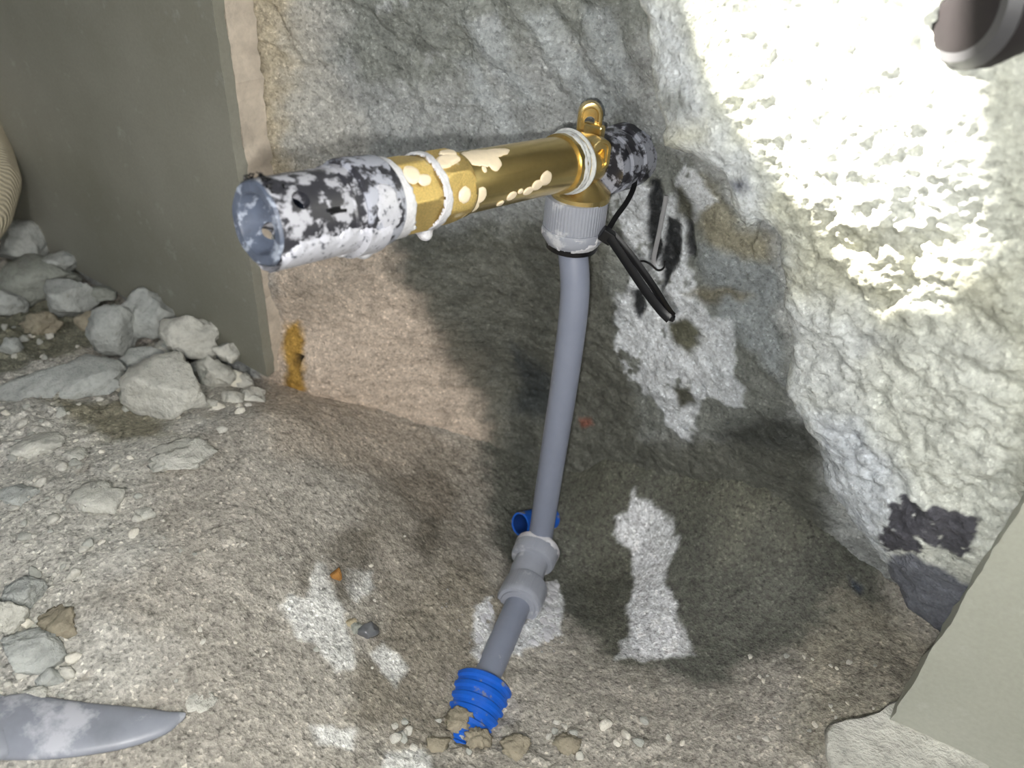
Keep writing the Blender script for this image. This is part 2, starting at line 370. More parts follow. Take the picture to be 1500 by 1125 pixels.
# --- broken thick wall mass on the right
xa = axis_grid(-.28, -.28, .06, .9, .0009); za = axis_grid(.40, .42, .80, 1.28, .0009)
A, B = np.meshgrid(xa, za)
d = sdf(A+.006*fbm(A, B, 1, .02, 5, .6), B+.006*fbm(A, B, 2, .02, 5, .6), MASS)
H = front(A, B)
f1, f2, cid = worley(A+.02*fbm(A, B, 0, .04), B+.02*fbm(A, B, 5, .04), .03, 9)
mid = sstep(.0, .03, -d)
coarse = sdf(A, B, [hit_back(px, py, front) for px, py in [(1180,350),(1500,330),(1480,720),(1400,780),(1290,740),(1200,560)]])
cz = 1-sstep(-.01, .03, coarse)
H += .0040*(fbm(A, B, .3, .045, 5, .55)) - .003*(cid-.5)*sstep(0, .3, f2-f1) + (.0024+.0034*cz)*fbm(A, B, 1.3, .010, 5, .65)
H += .0026*cz*ridged(A+.5*B, B, 0, .016)
sunny = 1-sstep(-.01, .02, sdf(A, B, [hit_back(px, py, front) for px, py in [(1000,-60),(1500,-60),(1480,330),(1260,330),(1150,280)]]))
H += sunny*(-.0034*np.abs(fbm(A, B, 7.7, .011, 4, .6))+.0016*np.clip(fbm(A, B, 2.7, .005, 3, .6), 0, 1)+.0008)
H += .008*np.exp(np.minimum(d, 0)/.0035) + np.where(d > 0, d*14, 0)        # rounded, broken rim; side runs back behind the hollow
T = np.zeros(A.shape+(3,)); W = np.full(A.shape, .1)
T[:] = lin(188,191,183)
T *= 1+.30*fbm(A, B, 6.6, .05, 5, .6)[..., None]
zone = lambda L: [hit_back(px, py, front) for px, py in L]
pf = lambda L, rgb, **k: paintP(T, W, A, B, zone(L), rgb, **k)
pf([(1150,270),(1300,330),(1500,400),(1500,520),(1380,450),(1260,470),(1160,420)], lin(164,164,146), soft=.012, warp=.014, k=.8)
pf([(1010,0),(1060,20),(1150,260),(1160,330),(1110,280),(1040,140)], lin(166,168,150), soft=.01, warp=.012, k=.7)
pf([(930,0),(1000,0),(1030,130),(1110,270),(1150,480),(1150,620),(1250,760),(1300,860),(1200,720),(1100,330),(960,230)], lin(190,196,202), soft=.008, warp=.012, k=.7)
pf([(1180,600),(1260,610),(1330,740),(1290,840),(1210,740)], lin(176,182,190), soft=.01, warp=.01, k=.8)
pf([(1120,460),(1250,440),(1290,500),(1250,600),(1160,580)], lin(180,184,186), soft=.01, warp=.012, k=.6)
pf([(1450,100),(1500,0),(1560,700),(1500,720),(1470,420)], lin(160,162,148), soft=.012, warp=.01, k=.8)
pf([(1300,745),(1335,735),(1358,770),(1350,805),(1300,815),(1290,790)], lin(66,66,72), soft=.001, warp=.008, ws=.008, holes=.22, hs=.005)
pf([(1345,745),(1390,748),(1435,765),(1428,795),(1402,820),(1370,805),(1345,785)], lin(76,76,82), soft=.001, warp=.008, ws=.008, holes=.25, hs=.005)
pf([(1296,822),(1330,812),(1385,832),(1402,850),(1430,862),(1410,905),(1395,975),(1320,950),(1290,860)], lin(104,107,115), soft=.0015, warp=.006, w_=.3, holes=.08, hs=.006)
pf([(960,135),(990,130),(1010,160),(985,175),(960,160)], lin(130,134,132), soft=.006, warp=.006)
pf([(962,190),(1040,185),(1040,210),(965,225)], lin(172,172,154), soft=.006, warp=.008, k=.8)
pf([(1060,262),(1085,258),(1090,275),(1070,280)], lin(98,102,112), soft=.003, warp=.006, holes=.3, hs=.006)
T *= (1+.16*fbm(A, B, 9.1, .006, 3, .6))[..., None]; T = np.clip(T, .02, .85)
o = relief('wall_right', A, B, H, 'y', T, W, mat_ground('broken_concrete', .9, .36), keep=(d < .0075)); o['kind'] = 'structure'

# --- pit and ground
xa = axis_grid(-1.6, -.80, .06, 1.0, .00115); ya = axis_grid(-1.0, -.05, .43, .7, .00115)
A, B = np.meshgrid(xa, ya)
H = ground(A, B)
left = 1-sstep(-.46, -.34, A+.3*(B-.2))
H += .0060*fbm(A, B, .3, .06, 5, .5)+.0018*fbm(A, B, 1.3, .010, 5, .62)
cl = np.clip(fbm(A, B, 4.4, .022, 4, .6)+.05, 0, 1); H += .012*cl*left
f1, f2, cid = worley(A, B, .011, 3); H += .0025*np.clip(.45-f1, 0, 1)*(cid > .45)*(.35+left)
clod = 1-sstep(-.01, .02, sdf(A, B, [hit_ground(px, py) for px, py in [(600,1040),(900,1050),(1050,1150),(560,1180)]]))
H += clod*(.006*np.abs(fbm(A, B, 3.4, .016, 4, .6))-.001)
T = np.zeros(A.shape+(3,)); W = np.full(A.shape, .12)
T[:] = lin(178,173,163); T *= 1+.28*fbm(A, B, 6.6, .06, 5, .6)[..., None]
zone = lambda L: [hit_ground(px, py) for px, py in L]
pg = lambda L, rgb, **k: paintP(T, W, A, B, zone(L), rgb, **k)
pg([(-200,480),(330,560),(380,600),(200,700),(230,800),(120,900),(240,960),(150,1100),(-200,1200)], lin(200,198,190), soft=.015, warp=.03, ws=.04, k=.85, holes=.2, hs=.03)
pg([(380,560),(560,600),(700,660),(660,720),(520,690),(400,660)], lin(190,178,162), soft=.014, warp=.014, k=.7)
pg([(60,590),(200,590),(260,640),(130,640)], lin(128,122,98), soft=.008, warp=.015, k=.8)
pg([(-50,430),(150,440),(160,500),(60,530),(-50,560)], lin(112,112,92), soft=.008, warp=.015, k=.8)
pg([(560,680),(640,650),(720,680),(700,900),(560,900),(520,800)], lin(154,147,135), soft=.014, warp=.02, w_=.5, k=.8)
pg([(560,880),(700,820),(760,900),(700,1100),(500,1060)], lin(140,133,119), soft=.012, warp=.02, w_=.5, k=.8)
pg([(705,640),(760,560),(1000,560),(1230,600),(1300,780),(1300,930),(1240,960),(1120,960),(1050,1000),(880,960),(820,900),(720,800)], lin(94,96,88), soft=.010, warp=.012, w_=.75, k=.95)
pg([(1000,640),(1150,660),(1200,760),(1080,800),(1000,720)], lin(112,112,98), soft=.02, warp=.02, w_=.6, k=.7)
pg([(1230,860),(1310,900),(1390,960),(1360,1100),(1160,1100),(1180,960)], lin(172,166,150), soft=.010, warp=.014, k=.85)
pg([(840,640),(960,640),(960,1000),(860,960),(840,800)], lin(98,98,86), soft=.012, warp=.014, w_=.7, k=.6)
for L, h, k in (([(925,722),(950,730),(985,760),(990,800),(975,850),(985,900),(1000,960),(930,960),(915,900),(925,850),(925,810),(898,780),(900,755),(922,745)], .12, .95),
             ([(940,900),(985,890),(1020,960),(900,970)], .1, .7),
             ([(780,850),(815,845),(826,880),(820,930),(790,950),(750,960),(745,940),(780,900)], .08, .95),
             ([(700,890),(725,875),(715,930),(700,990),(694,960),(693,920)], .12, .8)):
    m = pg(L, lin(232,234,236), soft=.0014, warp=.006, ws=.014, w_=.45, holes=h, hs=.010, k=k); H += .0010*m
for L in ([(465,820),(480,825),(492,870),(505,900),(515,950),(520,980),(495,990),(465,950),(440,940),(410,890),(425,870),(450,880)], [(455,1060),(520,1070),(515,1098),(460,1085)], [(510,830),(545,835),(545,860),(520,882),(508,860)],
          [(560,1100),(620,1095),(640,1140),(560,1140)], [(560,940),(600,980),(580,1010),(540,960)]):
    pg(L, lin(234,234,230), soft=.0016, warp=.004, ws=.012, k=.92)
for L in ([(472,790),(520,770),(560,780),(540,830),(500,880),(485,850)], [(430,840),(460,820),(455,860),(438,865)], [(600,760),(640,740),(660,800),(620,830)]):
    pg(L, lin(104,98,86), soft=.006, warp=.010, w_=.6, k=.7)
pg([(570,700),(640,690),(680,720),(660,760),(600,740)], lin(128,118,104), soft=.006, warp=.014, w_=.6, k=.5, holes=.3, hs=.012)
pg([(1240,845),(1262,860),(1256,872),(1248,862)], lin(70,80,92), soft=.002, warp=.004)
T *= (1+.22*fbm(A, B, 9.1, .006, 3, .6))[..., None]; T = np.clip(T, .01, .85)
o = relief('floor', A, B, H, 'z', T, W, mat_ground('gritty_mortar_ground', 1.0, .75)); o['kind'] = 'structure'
GX, GY, GH = xa, ya, H
def gz(x, y):
    i = min(max(int(np.searchsorted(GX, x)), 1), len(GX)-1); j = min(max(int(np.searchsorted(GY, y)), 1), len(GY)-1)
    return float(GH[j, i])
def on_ground(px, py):                                     # where the sight line meets the built ground
    q = ray(px, py); d_ = .15
    while d_ < 1.2:
        p = CAM+q*d_
        if p[2] < gz(p[0], p[1]): break
        d_ += .002
    return p, d_

# --- smooth wall board on the left with its plaster edge, tile on the right
XB = aty(394, 574, Y0)[0]
def mat_board(name, c1, c2, seed):
    m = bpy.data.materials.new(name); nt, nd, lk, P = nodes(m); co = coords(nt)
    n1 = noise(nt, co, 9, 5, .6); n2 = noise(nt, co, 60, 5, .7); n3 = noise(nt, co, 500, 3)
    c = mix(nt, ramp(nt, n1, [(.35, 0.), (.65, 1.)]), c1, c2)
    c = mix(nt, ramp(nt, n2, [(.60, 0.), (.78, .45)]), c, lin(190,192,186))
    c = mix(nt, .15, c, ramp(nt, n3, [(.3, .6), (.7, 1.3)]), 'MULTIPLY')
    lk.new(c, P.inputs['Base Color']); P.inputs['Roughness'].default_value = .42; P.inputs['Specular IOR Level'].default_value = .3
    lk.new(bump(nt, n2, .08, .002), P.inputs['Normal']); return m
m_board = mat_board('grey_board', lin(132,131,119), lin(148,147,136), 0)
m_tile = mat_board('pale_tile', lin(158,160,148), lin(170,171,160), 1)
m_plaster = mat_rock('cream_plaster', tuple(lin(206,194,178)), .22, .3)
def slab(name, x0, x1, y0, y1, z0, z1, mat, edge=None, nz=120, wob=.0012, seed=0., parent=None):
    # vertical slab whose end x1 (edge=+1) or x0 (edge=-1) is slightly chipped
    zs = np.linspace(z0, z1, nz) if z1-z0 < .6 else np.concatenate([np.linspace(z0, z0+.45, nz), np.linspace(z0+.5, z1, 8)])
    V = []; Fc = []
    for z in zs:
        e = wob*(perlin(z/.02, seed)+.6*perlin(z/.006, seed+3)); e2 = wob*1.6*(perlin(z/.015, seed+9)+.6*perlin(z/.005, seed+7))
        a0, a1 = (x0, x1+e) if edge == 1 else (x0+e, x1)
        b0, b1 = (x0, x1+e2) if edge == 1 else (x0+e2, x1)
        V += [(a0, y0, z), (a1, y0, z), (b1, y1, z), (b0, y1, z)]
    n = len(zs)
    for i in range(n-1):
        for k in range(4): Fc.append((i*4+k, i*4+(k+1) % 4, i*4+4+(k+1) % 4, i*4+4+k))
    Fc += [(3, 2, 1, 0), tuple((n-1)*4+k for k in range(4))]
    return weld(mesh_obj(name, V, Fc, mat, parent), 1e-7, .5)
wl = slab('wall_left', -2.0, XB, Y0, Y0+.007, .43, 1.7, m_board, 1); wl['kind'] = 'structure'
ep = slab('trim_1', -1.9, XB-.0005, Y0+.0075, Y0+.026, .43, 1.7, m_plaster, 1, wob=.0022, seed=4.); ep['kind'] = 'structure'
XT = aty(1440, 830, Y0-.004)[0]
wt = slab('wall_tile_right', XT, 1.4, Y0-.006, Y0+.004, .425, 1.7, m_tile, -1, seed=8.); wt.name = 'wall_front_right'; wt['kind'] = 'structure'
# added unseen slab that blocks the sun; hole cut to the sun patch's outline
def shade(p, X): p = np.array(p); return p+SUN*((X-p[0])/SUN[0])
XW = -1.5
patch = [shade(aty(px, py, .275), XW)[1:] for px, py in [(1462,-120),(1464,300),(1410,318),(1380,345),(1330,338),(1290,352),(1240,320),(1130,285),(1080,205),(990,100),(920,-20),(885,-120)]]
bm = bmesh.new()
outer = [bm.verts.new((XW, y, z)) for y, z in ((-3.2,.4),(1.2,.4),(1.2,4.5),(-3.2,4.5))]
inner = [bm.verts.new((XW, y, z)) for y, z in patch]
es = [bm.edges.new((L[i], L[(i+1) % len(L)])) for L in (outer, inner) for i in range(len(L))]
bmesh.ops.triangle_fill(bm, use_beauty=True, edges=es)
fs = [f for f in bm.faces]
r_ = bmesh.ops.extrude_face_region(bm, geom=fs)
for v_ in [g_ for g_ in r_['geom'] if isinstance(g_, bmesh.types.BMVert)]: v_.co.x += .01
me = bpy.data.meshes.new('sun_blocker_mesh'); bm.to_mesh(me); bm.free(); me.materials.append(mat_rock('blocker_plaster', tuple(lin(200,198,190)), .2, .2))
o = bpy.data.objects.new('sun_blocker', me); COL.objects.link(o); o['kind'] = 'structure'

# ------------------------------------------------------------------ pipe work
GOLD = lin(196,160,84)
m_brass = mat_simple('satin_brass', tuple(lin(230,204,140)), .25, .95, .12, 500, .10, .0003)
m_brass_rough = mat_simple('cast_brass', tuple(lin(226,198,128)), .46, .85, .35, 1500, .6, .0004, film=(tuple(lin(226,208,170)), 110, .62))
m_grey = mat_simple('grey_pipe_plastic', tuple(lin(128,134,150)), .42, 0, .06, 120, .05, .0005, film=(tuple(lin(176,180,188)), 45, .66))
m_nut = mat_simple('grey_fitting_plastic', tuple(lin(150,154,164)), .45, 0, .08, 120, .08, .0005, film=(tuple(lin(192,194,198)), 60, .60))
m_black = mat_simple('black_rubber_with_soap', tuple(lin(46,46,52)), .38, 0, .2, 300, .3, .0008, film=(tuple(lin(162,163,170)), 170, .51))
m_black_heavy = mat_simple('black_rubber_heavy_soap', tuple(lin(46,46,52)), .38, 0, .2, 300, .3, .0008, film=(tuple(lin(158,161,172)), 120, .49))
m_bore = mat_simple('grey_blue_bore', tuple(lin(84,92,108)), .5, 0, .5, 160, .4, .001, film=(tuple(lin(150,158,172)), 180, .56))
m_tie = mat_simple('black_nylon', tuple(lin(16,16,18)), .33, 0, 0, 100, 0, spec=.4)
m_blue = mat_simple('blue_corrugated_plastic', tuple(lin(20,92,196)), .33, 0, .15, 200, .1, .0005, film=(tuple(lin(140,134,118)), 90, .62))
m_foam = bpy.data.materials.new('soap_foam'); nt, nd, lk, P = nodes(m_foam); co = coords(nt)
P.inputs['Base Color'].default_value = (*lin(208,208,212), 1); P.inputs['Roughness'].default_value = .35
P.inputs['Subsurface Weight'].default_value = .25; P.inputs['Subsurface Radius'].default_value = (.003, .003, .003)
vv = nt.nodes.new('ShaderNodeTexVoronoi'); vv.inputs['Scale'].default_value = 900; lk.new(co, vv.inputs['Vector'])
lk.new(bump(nt, vv.outputs['Distance'], .35, .0006), P.inputs['Normal'])
lk.new(mix(nt, .5, tuple(lin(208,208,212)), ramp(nt, noise(nt, co, 300, 4), [(.3, .7), (.6, 1.)]), 'MULTIPLY'), P.inputs['Base Color'])
m_suds = mat_simple('speckled_suds', tuple(lin(178,179,187)), .35, 0, .2, 300, .2, .0005, film=(tuple(lin(84,86,94)), 420, .60))
m_cream = mat_simple('cream_film', tuple(lin(232,216,188)), .35, 0, .12, 300, .2, .0004)
m_tape = mat_simple('white_thread_tape', tuple(lin(196,198,196)), .6, 0, .35, 500, .6, .0008)
m_hole = mat_simple('dark_bore', tuple(lin(24,22,20)), .9)

TIP = atd(374, 329, .25); ELB = atd(862, 232, .372)
AX = TIP-ELB; LEN = np.linalg.norm(AX); AX /= LEN
def proj(p):
    v = np.array(p)-CAM; return CX+F*(v@cx)/(v@cf), CY-F*(v@cu)/(v@cf)
def u_at(px):                                              # distance from elbow along the extension where its axis meets column px
    lo, hi = 0, LEN+.02
    for _ in range(40):
        m_ = (lo+hi)/2
        if proj(ELB+AX*m_)[0] > px: lo = m_
        else: hi = m_
    return lo
_, AE1, AE2 = frame(AX)                                    # AE1 up, AE2 sideways (horizontal)
sg = 1 if (cam.location.x-ELB[0])*AE2[0]+(0-ELB[1])*AE2[1] > 0 else -1
T_ = lambda deg: sg*math.radians(deg)
def film(name, p0, d, rfun, u0, u1, th0, th1, mask, thick, mat, parent, nu=120, nt_=120):
    # thin raised skin lying on a turned surface wherever mask(u, th) > 0
    d, e1, e2 = frame(d)
    U_, TH = np.meshgrid(np.linspace(u0, u1, nu), np.linspace(th0, th1, nt_), indexing='ij')
    M = mask(U_, TH); R = rfun(U_)+np.where(M > 0, thick*np.clip(M*3, 0, 1)**.5, -.0006)
    Pn = p0+d*U_[..., None]+(e1*np.cos(TH)[..., None]+e2*np.sin(TH)[..., None])*R[..., None]
    keep = M > -.12; V = Pn.reshape(-1, 3); Fc = []
    for i in range(nu-1):
        for k in range(nt_-1):
            if keep[i, k] and keep[i+1, k] and keep[i, k+1] and keep[i+1, k+1]:
                Fc.append((i*nt_+k, i*nt_+k+1, (i+1)*nt_+k+1, (i+1)*nt_+k))
    used = sorted({v for f in Fc for v in f}); mp = {v: i for i, v in enumerate(used)}
    if not Fc: return None
    return mesh_obj(name, [V[v] for v in used], [tuple(mp[v] for v in f) for f in Fc], mat, parent)
def blobs(L, ws=.006, wa=.35, r=.0123, seed=0.):           # soft union of ellipses (u, th, ru, rth) with a ragged edge
    def f(U_, TH):
        n = wa*fbm(U_, TH*r, seed, ws, 3, .6); m_ = np.full(U_.shape, -9.)
        for (a, b, ra, rb) in L: m_ = np.maximum(m_, 1-np.hypot((U_-a)/ra, (TH-b)/rb))
        return m_+n
    return f
def blob_mesh(name, parts, mat, parent=None, vox=.0006, disp=.0006):
    # parts: (centre, (rx, ry, rz)) ellipsoids fused into one skin
    bm = bmesh.new()
    for c, r in parts:
        g_ = bmesh.ops.create_icosphere(bm, subdivisions=3, radius=1)
        for v in g_['verts']: v.co = Vector((c[0]+v.co.x*r[0], c[1]+v.co.y*r[1], c[2]+v.co.z*r[2]))
    me = bpy.data.meshes.new(name); bm.to_mesh(me); bm.free(); o = bpy.data.objects.new(name, me); COL.objects.link(o)
    md = o.modifiers.new('r', 'REMESH'); md.mode = 'VOXEL'; md.voxel_size = vox; md.use_smooth_shade = True
    ms = o.modifiers.new('s', 'SMOOTH'); ms.iterations = 4; ms.factor = .5
    apply_mods(o); me = o.data
    n = len(me.vertices); c = np.empty(n*3); me.vertices.foreach_get('co', c); c = c.reshape(-1, 3)
    no = np.empty(n*3); me.vertices.foreach_get('normal', no); no = no.reshape(-1, 3)
    c = c+no*(disp*fbm(c[:, 0], c[:, 1], c[:, 2], .004, 3))[:, None]*2 if False else c+no*(disp*perlin(c[:, 0]/.004, c[:, 1]/.004, c[:, 2]/.004))[:, None]
    me.vertices.foreach_set('co', c.ravel()); me.update()
    me.polygons.foreach_set('use_smooth', [True]*len(me.polygons)); me.materials.clear(); me.materials.append(mat)
    if parent: attach(o, parent)
    return o

# --- brass elbow with wall lugs
elbow = thing('brass_elbow', ELB-np.array([0, 0, .02]), 'brass elbow with screw lugs joining the extension to the grey upright pipe', 'pipe fitting')
rB = .0122
u1 = u_at(812); u2 = u_at(665); u3 = u_at(619); u4 = u_at(553); u5 = u_at(497)
body = revolve('body', ELB-AX*.013, AX, [(.009,.001),(.0095,.006),(.0105,.0095),(.0125,.0115),(.0155,.0122),(.018,.0122),(u_at(838)+.013,.0122),(u_at(836)+.013,.0134),(u_at(818)+.013,.0134)], m_brass, elbow)
# downward branch: neck flaring into the cup above the grey nut
DOWN = np.array([0, 0, -1.0]); pt = aty(846, 284, ELB[1]-.002); pt = np.array([pt[0], pt[1], pt[2]])
CUPX, CUPY, CUPZ = pt
revolve('socket', np.array([CUPX+.001, CUPY+.001, CUPZ+.021]), DOWN, [(-.006,.0070),(.009,.0068),(.013,.0080),(.016,.0112),(.0180,.0128),(.0195,.0146),(.0225,.0146),(.0228,.0138),(.024,.0136)], m_brass, elbow)
def lug(name, c, wdt, hgt, thk, yaw, tilt=0):
    # rounded ear with a raised rim and a through hole
    bm = bmesh.new(); n = 36; rings = []
    def loop(sc_r, zf, rr):
        L = []
        for k in range(n):
            t = 2*math.pi*k/n; x = math.cos(t)*rr; z = math.sin(t)*rr+(hgt/2-wdt/2 if math.sin(t) > 0 else -(hgt/2-wdt/2))*sc_r
            L.append(bm.verts.new((x, zf, z)))
        return L
    w2 = wdt/2
    seq = [loop(1, thk/2, w2*.92), loop(1, thk/2-.0004, w2), loop(1, -thk/2+.0004, w2), loop(1, -thk/2, w2*.90), loop(1, -thk/2, w2*.66), loop(.9, -thk/2+.0010, w2*.60), loop(.35, -thk/2+.0010, w2*.42), loop(.35, thk/2, w2*.42)]
    for a, b in zip(seq, seq[1:]+seq[:1]):
        for k in range(n): bm.faces.new((a[k], a[(k+1) % n], b[(k+1) % n], b[k]))
    M = Matrix.Translation(Vector(c)) @ Matrix.Rotation(yaw, 4, 'Z') @ Matrix.Rotation(tilt, 4, 'Y')
    bmesh.ops.transform(bm, matrix=M, verts=bm.verts); bmesh.ops.recalc_face_normals(bm, faces=bm.faces)
    me = bpy.data.meshes.new(name); bm.to_mesh(me); bm.free(); me.polygons.foreach_set('use_smooth', [True]*len(me.polygons))
    me.materials.append(m_brass); o = bpy.data.objects.new(name, me); COL.objects.link(o); attach(o, elbow); return weld(o, 1e-7, .7)
lc = atd(863, 182, .375); lug('lug', lc, .0118, .0215, .0050, .60)
lc2 = atd(878,226,.360); lug('lug', lc2, .0092, .0150, .0050, .95)
lc3 = atd(868, 212, .378)
box('lug_web', np.array(lc3)-(.006,.002,.010), np.array(lc3)+(.005,.0025,.010), m_brass, elbow, .0012)
tape = revolve('thread_tape', ELB+AX*u_at(832), AX, [(0,.0134),(.0006,.0138),(.0016,.0140),(.0026,.0135),(.0036,.0139),(.0048,.0133),(.0056,.0126)], m_tape, elbow, rf=lambda t, u: 1+.03*math.sin(5*t+u*900)*math.sin(11*t))
revolve('tape_strand', ELB+AX*u_at(836), AX, [(0,.0134),(.0005,.0148),(.0013,.0149),(.0018,.0136)], m_tape, elbow, rf=lambda t, u: 1+.02*math.sin(3*t))

# --- brass extension piece: long tube and double hexagon
ext = thing('brass_extension', ELB+AX*(u1+u4)/2-AE1*.012, 'long shiny brass extension tube with two hexagon collars spotted with foam', 'pipe fitting')
def hexf(ph, amt=1., n_=8):
    c_ = math.cos(math.pi/n_)
    return lambda t, u: (c_/math.cos(((t+ph) % (2*math.pi/n_))-math.pi/n_))*(1-amt)+amt*(1/c_)*c_/math.cos(((t+ph) % (2*math.pi/n_))-math.pi/n_)*c_
revolve('tube', ELB+AX*(u1-.004), AX, [(0,.0118),(.0005,.01225),(u2-u1-.001,.01225),(u2-u1+.004,.0122)], m_brass, ext, n=72)
def hexpiece(name, ua, ub, r, ch, ph):
    n_ = 6
    def rf(t, u):
        a = ((t+ph) % (2*math.pi/n_))-math.pi/n_; L = ub-ua; e = min(u, L-u)
        return min(math.cos(math.pi/n_)/math.cos(a)*1.085, .955+.115*min(1, max(0, e)/ch))
    L = ub-ua; us = [0,.0003,.0008,.0015,.0025,.004]; prof = [(x, r) for x in us]+[(L-x, r) for x in us[::-1]]
    return revolve(name, ELB+AX*ua, AX, prof, m_brass_rough, ext, n=144, rf=rf, auto=.18)
revolve('collar', ELB+AX*(u2-.001), AX, [(0,.0122),(.0004,.0130),(.0018,.0130),(.002,.0126)], m_brass, ext)
hexpiece('hex_nut', u2, u3, .0136, .0034, -T_(78)+math.pi/6)
revolve('collar', ELB+AX*(u3-.0004), AX, [(0,.0128),(.0002,.0130),(.0018,.0130),(.002,.0126)], m_brass, ext)
hexpiece('hex_nut', u3+.0012, u4, .0139, .0038, -T_(80))
# dried cream foam spots on the tube; th 0 = top, negative = towards the lens
fl = lambda name, L, r=.01225, th=.0005, mt=m_cream, seed=0., par=ext, ws=.006, wa=.35: film(name, ELB, AX, (lambda U_: np.full(U_.shape, r)), min(a-ra*1.8 for a, b, ra, rb in L), max(a+ra*1.8 for a, b, ra, rb in L), min(b-rb*1.8 for a, b, ra, rb in L), max(b+rb*1.8 for a, b, ra, rb in L), blobs(L, ws, wa, r, seed), th, mt, par)
fl('foam_patch', [(u_at(685),T_(18),.010,.42),(u_at(700),T_(34),.004,.35),(u_at(712),T_(16),.008,.22)], seed=1)
fl('foam_patch', [(u_at(768),T_(88),.0042,.26),(u_at(757),T_(98),.0035,.20),(u_at(745),T_(108),.003,.16)], seed=2, wa=.25)
fl('foam_patch', [(u_at(722),T_(112),.003,.18),(u_at(710),T_(126),.002,.14)], seed=3)
fl('foam_patch', [(u_at(682),T_(48),.0012,.12)], seed=3, wa=.1)
fl('foam_patch', [(u_at(733),T_(104),.0016,.10)], seed=5, wa=.2)
fl('foam_patch', [(u_at(672),T_(95),.0032,.30),(u_at(668),T_(120),.003,.25)], seed=5, wa=.2)
fl('foam_patch', [(u_at(640),T_(20),.005,.22),(u_at(628),T_(28),.004,.14)], r=.0140, seed=6)
fl('foam_patch', [(u_at(645),T_(84),.0030,.22)], r=.0139, seed=7)
fl('foam_patch', [(u_at(648),T_(5),.004,.2)], r=.0142, seed=8)
fl('foam_patch', [(u_at(576),T_(38),.0035,.25),(u_at(590),T_(50),.003,.15)], r=.0146, th=.0004, seed=9)
# foam ring in the groove and the drip below it
def groove(U_, TH): return 1-np.abs(U_-u3-.0006+.0006*np.sin(TH*3))/(.0018+.0008*(np.cos(TH-T_(150)) > .2)*np.cos(TH-T_(150)))+.75*fbm(U_, TH*.014, 2., .004, 3)
film('foam_ring', ELB, AX, lambda U_: np.full(U_.shape, .0144), u3-.006, u3+.008, 0, 2*math.pi, groove, .0004, m_foam, ext, 60, 160)
p_ = ELB+AX*(u3-.001)-AE1*.0150; blob_mesh('foam_drip', [(p_, (.005,.004,.0022)), (p_-AE1*.0018+AE2*sg*.002, (.003,.003,.0026)), (p_+AX*.004+AE1*.001, (.004,.003,.0018))], m_foam, ext)
p_ = ELB+AX*(u4-.001)-AE1*.0135
def base_band(U_, TH): return 1-np.abs(U_-(u4-.002))/(.0035+.0022*np.cos(TH-T_(175)))+.8*fbm(U_, TH*.014, 5., .004, 3)
film('foam_ring', ELB, AX, lambda U_: np.full(U_.shape, .0148), u4-.010, u4+.006, 0, 2*math.pi, base_band, .0003, m_foam, ext, 60, 160)

# --- black test plug on the end
plug = thing('test_plug', TIP-AE1*.014, 'hollow black rubber plug coated in soap suds on the free end of the brass tube', 'pipe plug')
Lp = LEN-u5; rim = .0142
def plugrf(t, u): return 1+.012*math.cos(8*t+.5)*(1 if u > LEN-u5-.004 else .3)+.01*math.sin(3*t+40*u)
revolve('collar', ELB+AX*(u4-.0005), AX, [(0,.0146),(.0006,.0158),(.002,.0161),((u5-u4)*.85,.0166),((u5-u4)*.95,.0163),(u5-u4,.0152)], m_black_heavy, plug, n=96, rf=lambda t, u: 1+.008*math.sin(4*t))
sh = revolve('sleeve', ELB+AX*(u5-.001), AX, [(0,.0150),(.001,.0144),(.004,.0142),(.0045,.0148),(.0052,.0142),(Lp*.55,.0142),(Lp-.003,rim),(Lp,rim-.0003),(Lp+.001,rim-.0010),(Lp+.0008,rim-.0040),(Lp,rim-.0044),(Lp*.35,rim-.0050)], m_black, plug, n=96, rf=plugrf, cap=(True, True))
# bore material
sh.data.materials.append(m_bore)
for pl in sh.data.polygons:
    c_ = np.array(pl.center)-ELB; uu = c_@AX; rr_ = np.linalg.norm(c_-AX*uu)
    if (rr_ < rim-.0030) or uu > LEN-.0008: pl.material_index = 1
# two cross holes
dd = AE1*math.cos(T_(46))+AE2*math.sin(T_(46)); cen = ELB+AX*u_at(414)
cut = revolve('cutter', cen+dd*.02, -dd, [(0,.0031),(.04,.0031)], m_hole)
md = sh.modifiers.new('b', 'BOOLEAN'); md.object = cut; md.operation = 'DIFFERENCE'; md.solver = 'EXACT'
bpy.context.view_layer.update(); apply_mods(sh); bpy.data.objects.remove(cut)
sh.data.polygons.foreach_set('use_smooth', [True]*len(sh.data.polygons)); weld(sh, 1e-7, .6)
# moulded marks and soap
for (a, b, L_) in ((LEN-u_at(380)*0-(LEN-u_at(470)), 70, .006), (u_at(462), 66, .005)):
    q0 = ELB+AX*(a)+ (AE1*math.cos(T_(b))+AE2*math.sin(T_(b)))*.0143
    tube('moulded_rib', [q0, q0+AX*L_*.5+AE1*.0002, q0+AX*L_], .0006, m_tie, plug, n=8)
def undermask(U_, TH): return (np.cos(TH-T_(150))-.62)*2.2+.55*fbm(U_, TH*.0142, 3.3, .006, 4, .6)-.55*sstep(LEN-.006, LEN-.001, U_)
film('soap_suds', ELB, AX, lambda U_: np.where(U_ < u5, .0165, .0145), u5-.010, LEN-.001, 0, 2*math.pi, undermask, .0013, m_suds, plug, 110, 200)
def topmask(U_, TH): return 1-np.hypot((U_-(u4+u5)/2)/.006, (TH-T_(78))/.55)+.7*fbm(U_, TH*.016, 8., .005, 4, .6)-.05
film('soap_suds', ELB, AX, lambda U_: np.full(U_.shape, .0166), u4+.0006, u5-.0006, T_(20) if sg > 0 else T_(140), T_(140) if sg > 0 else T_(20), topmask, .0004, m_suds, plug, 60, 120)
b0 = ELB-AE1*.0165
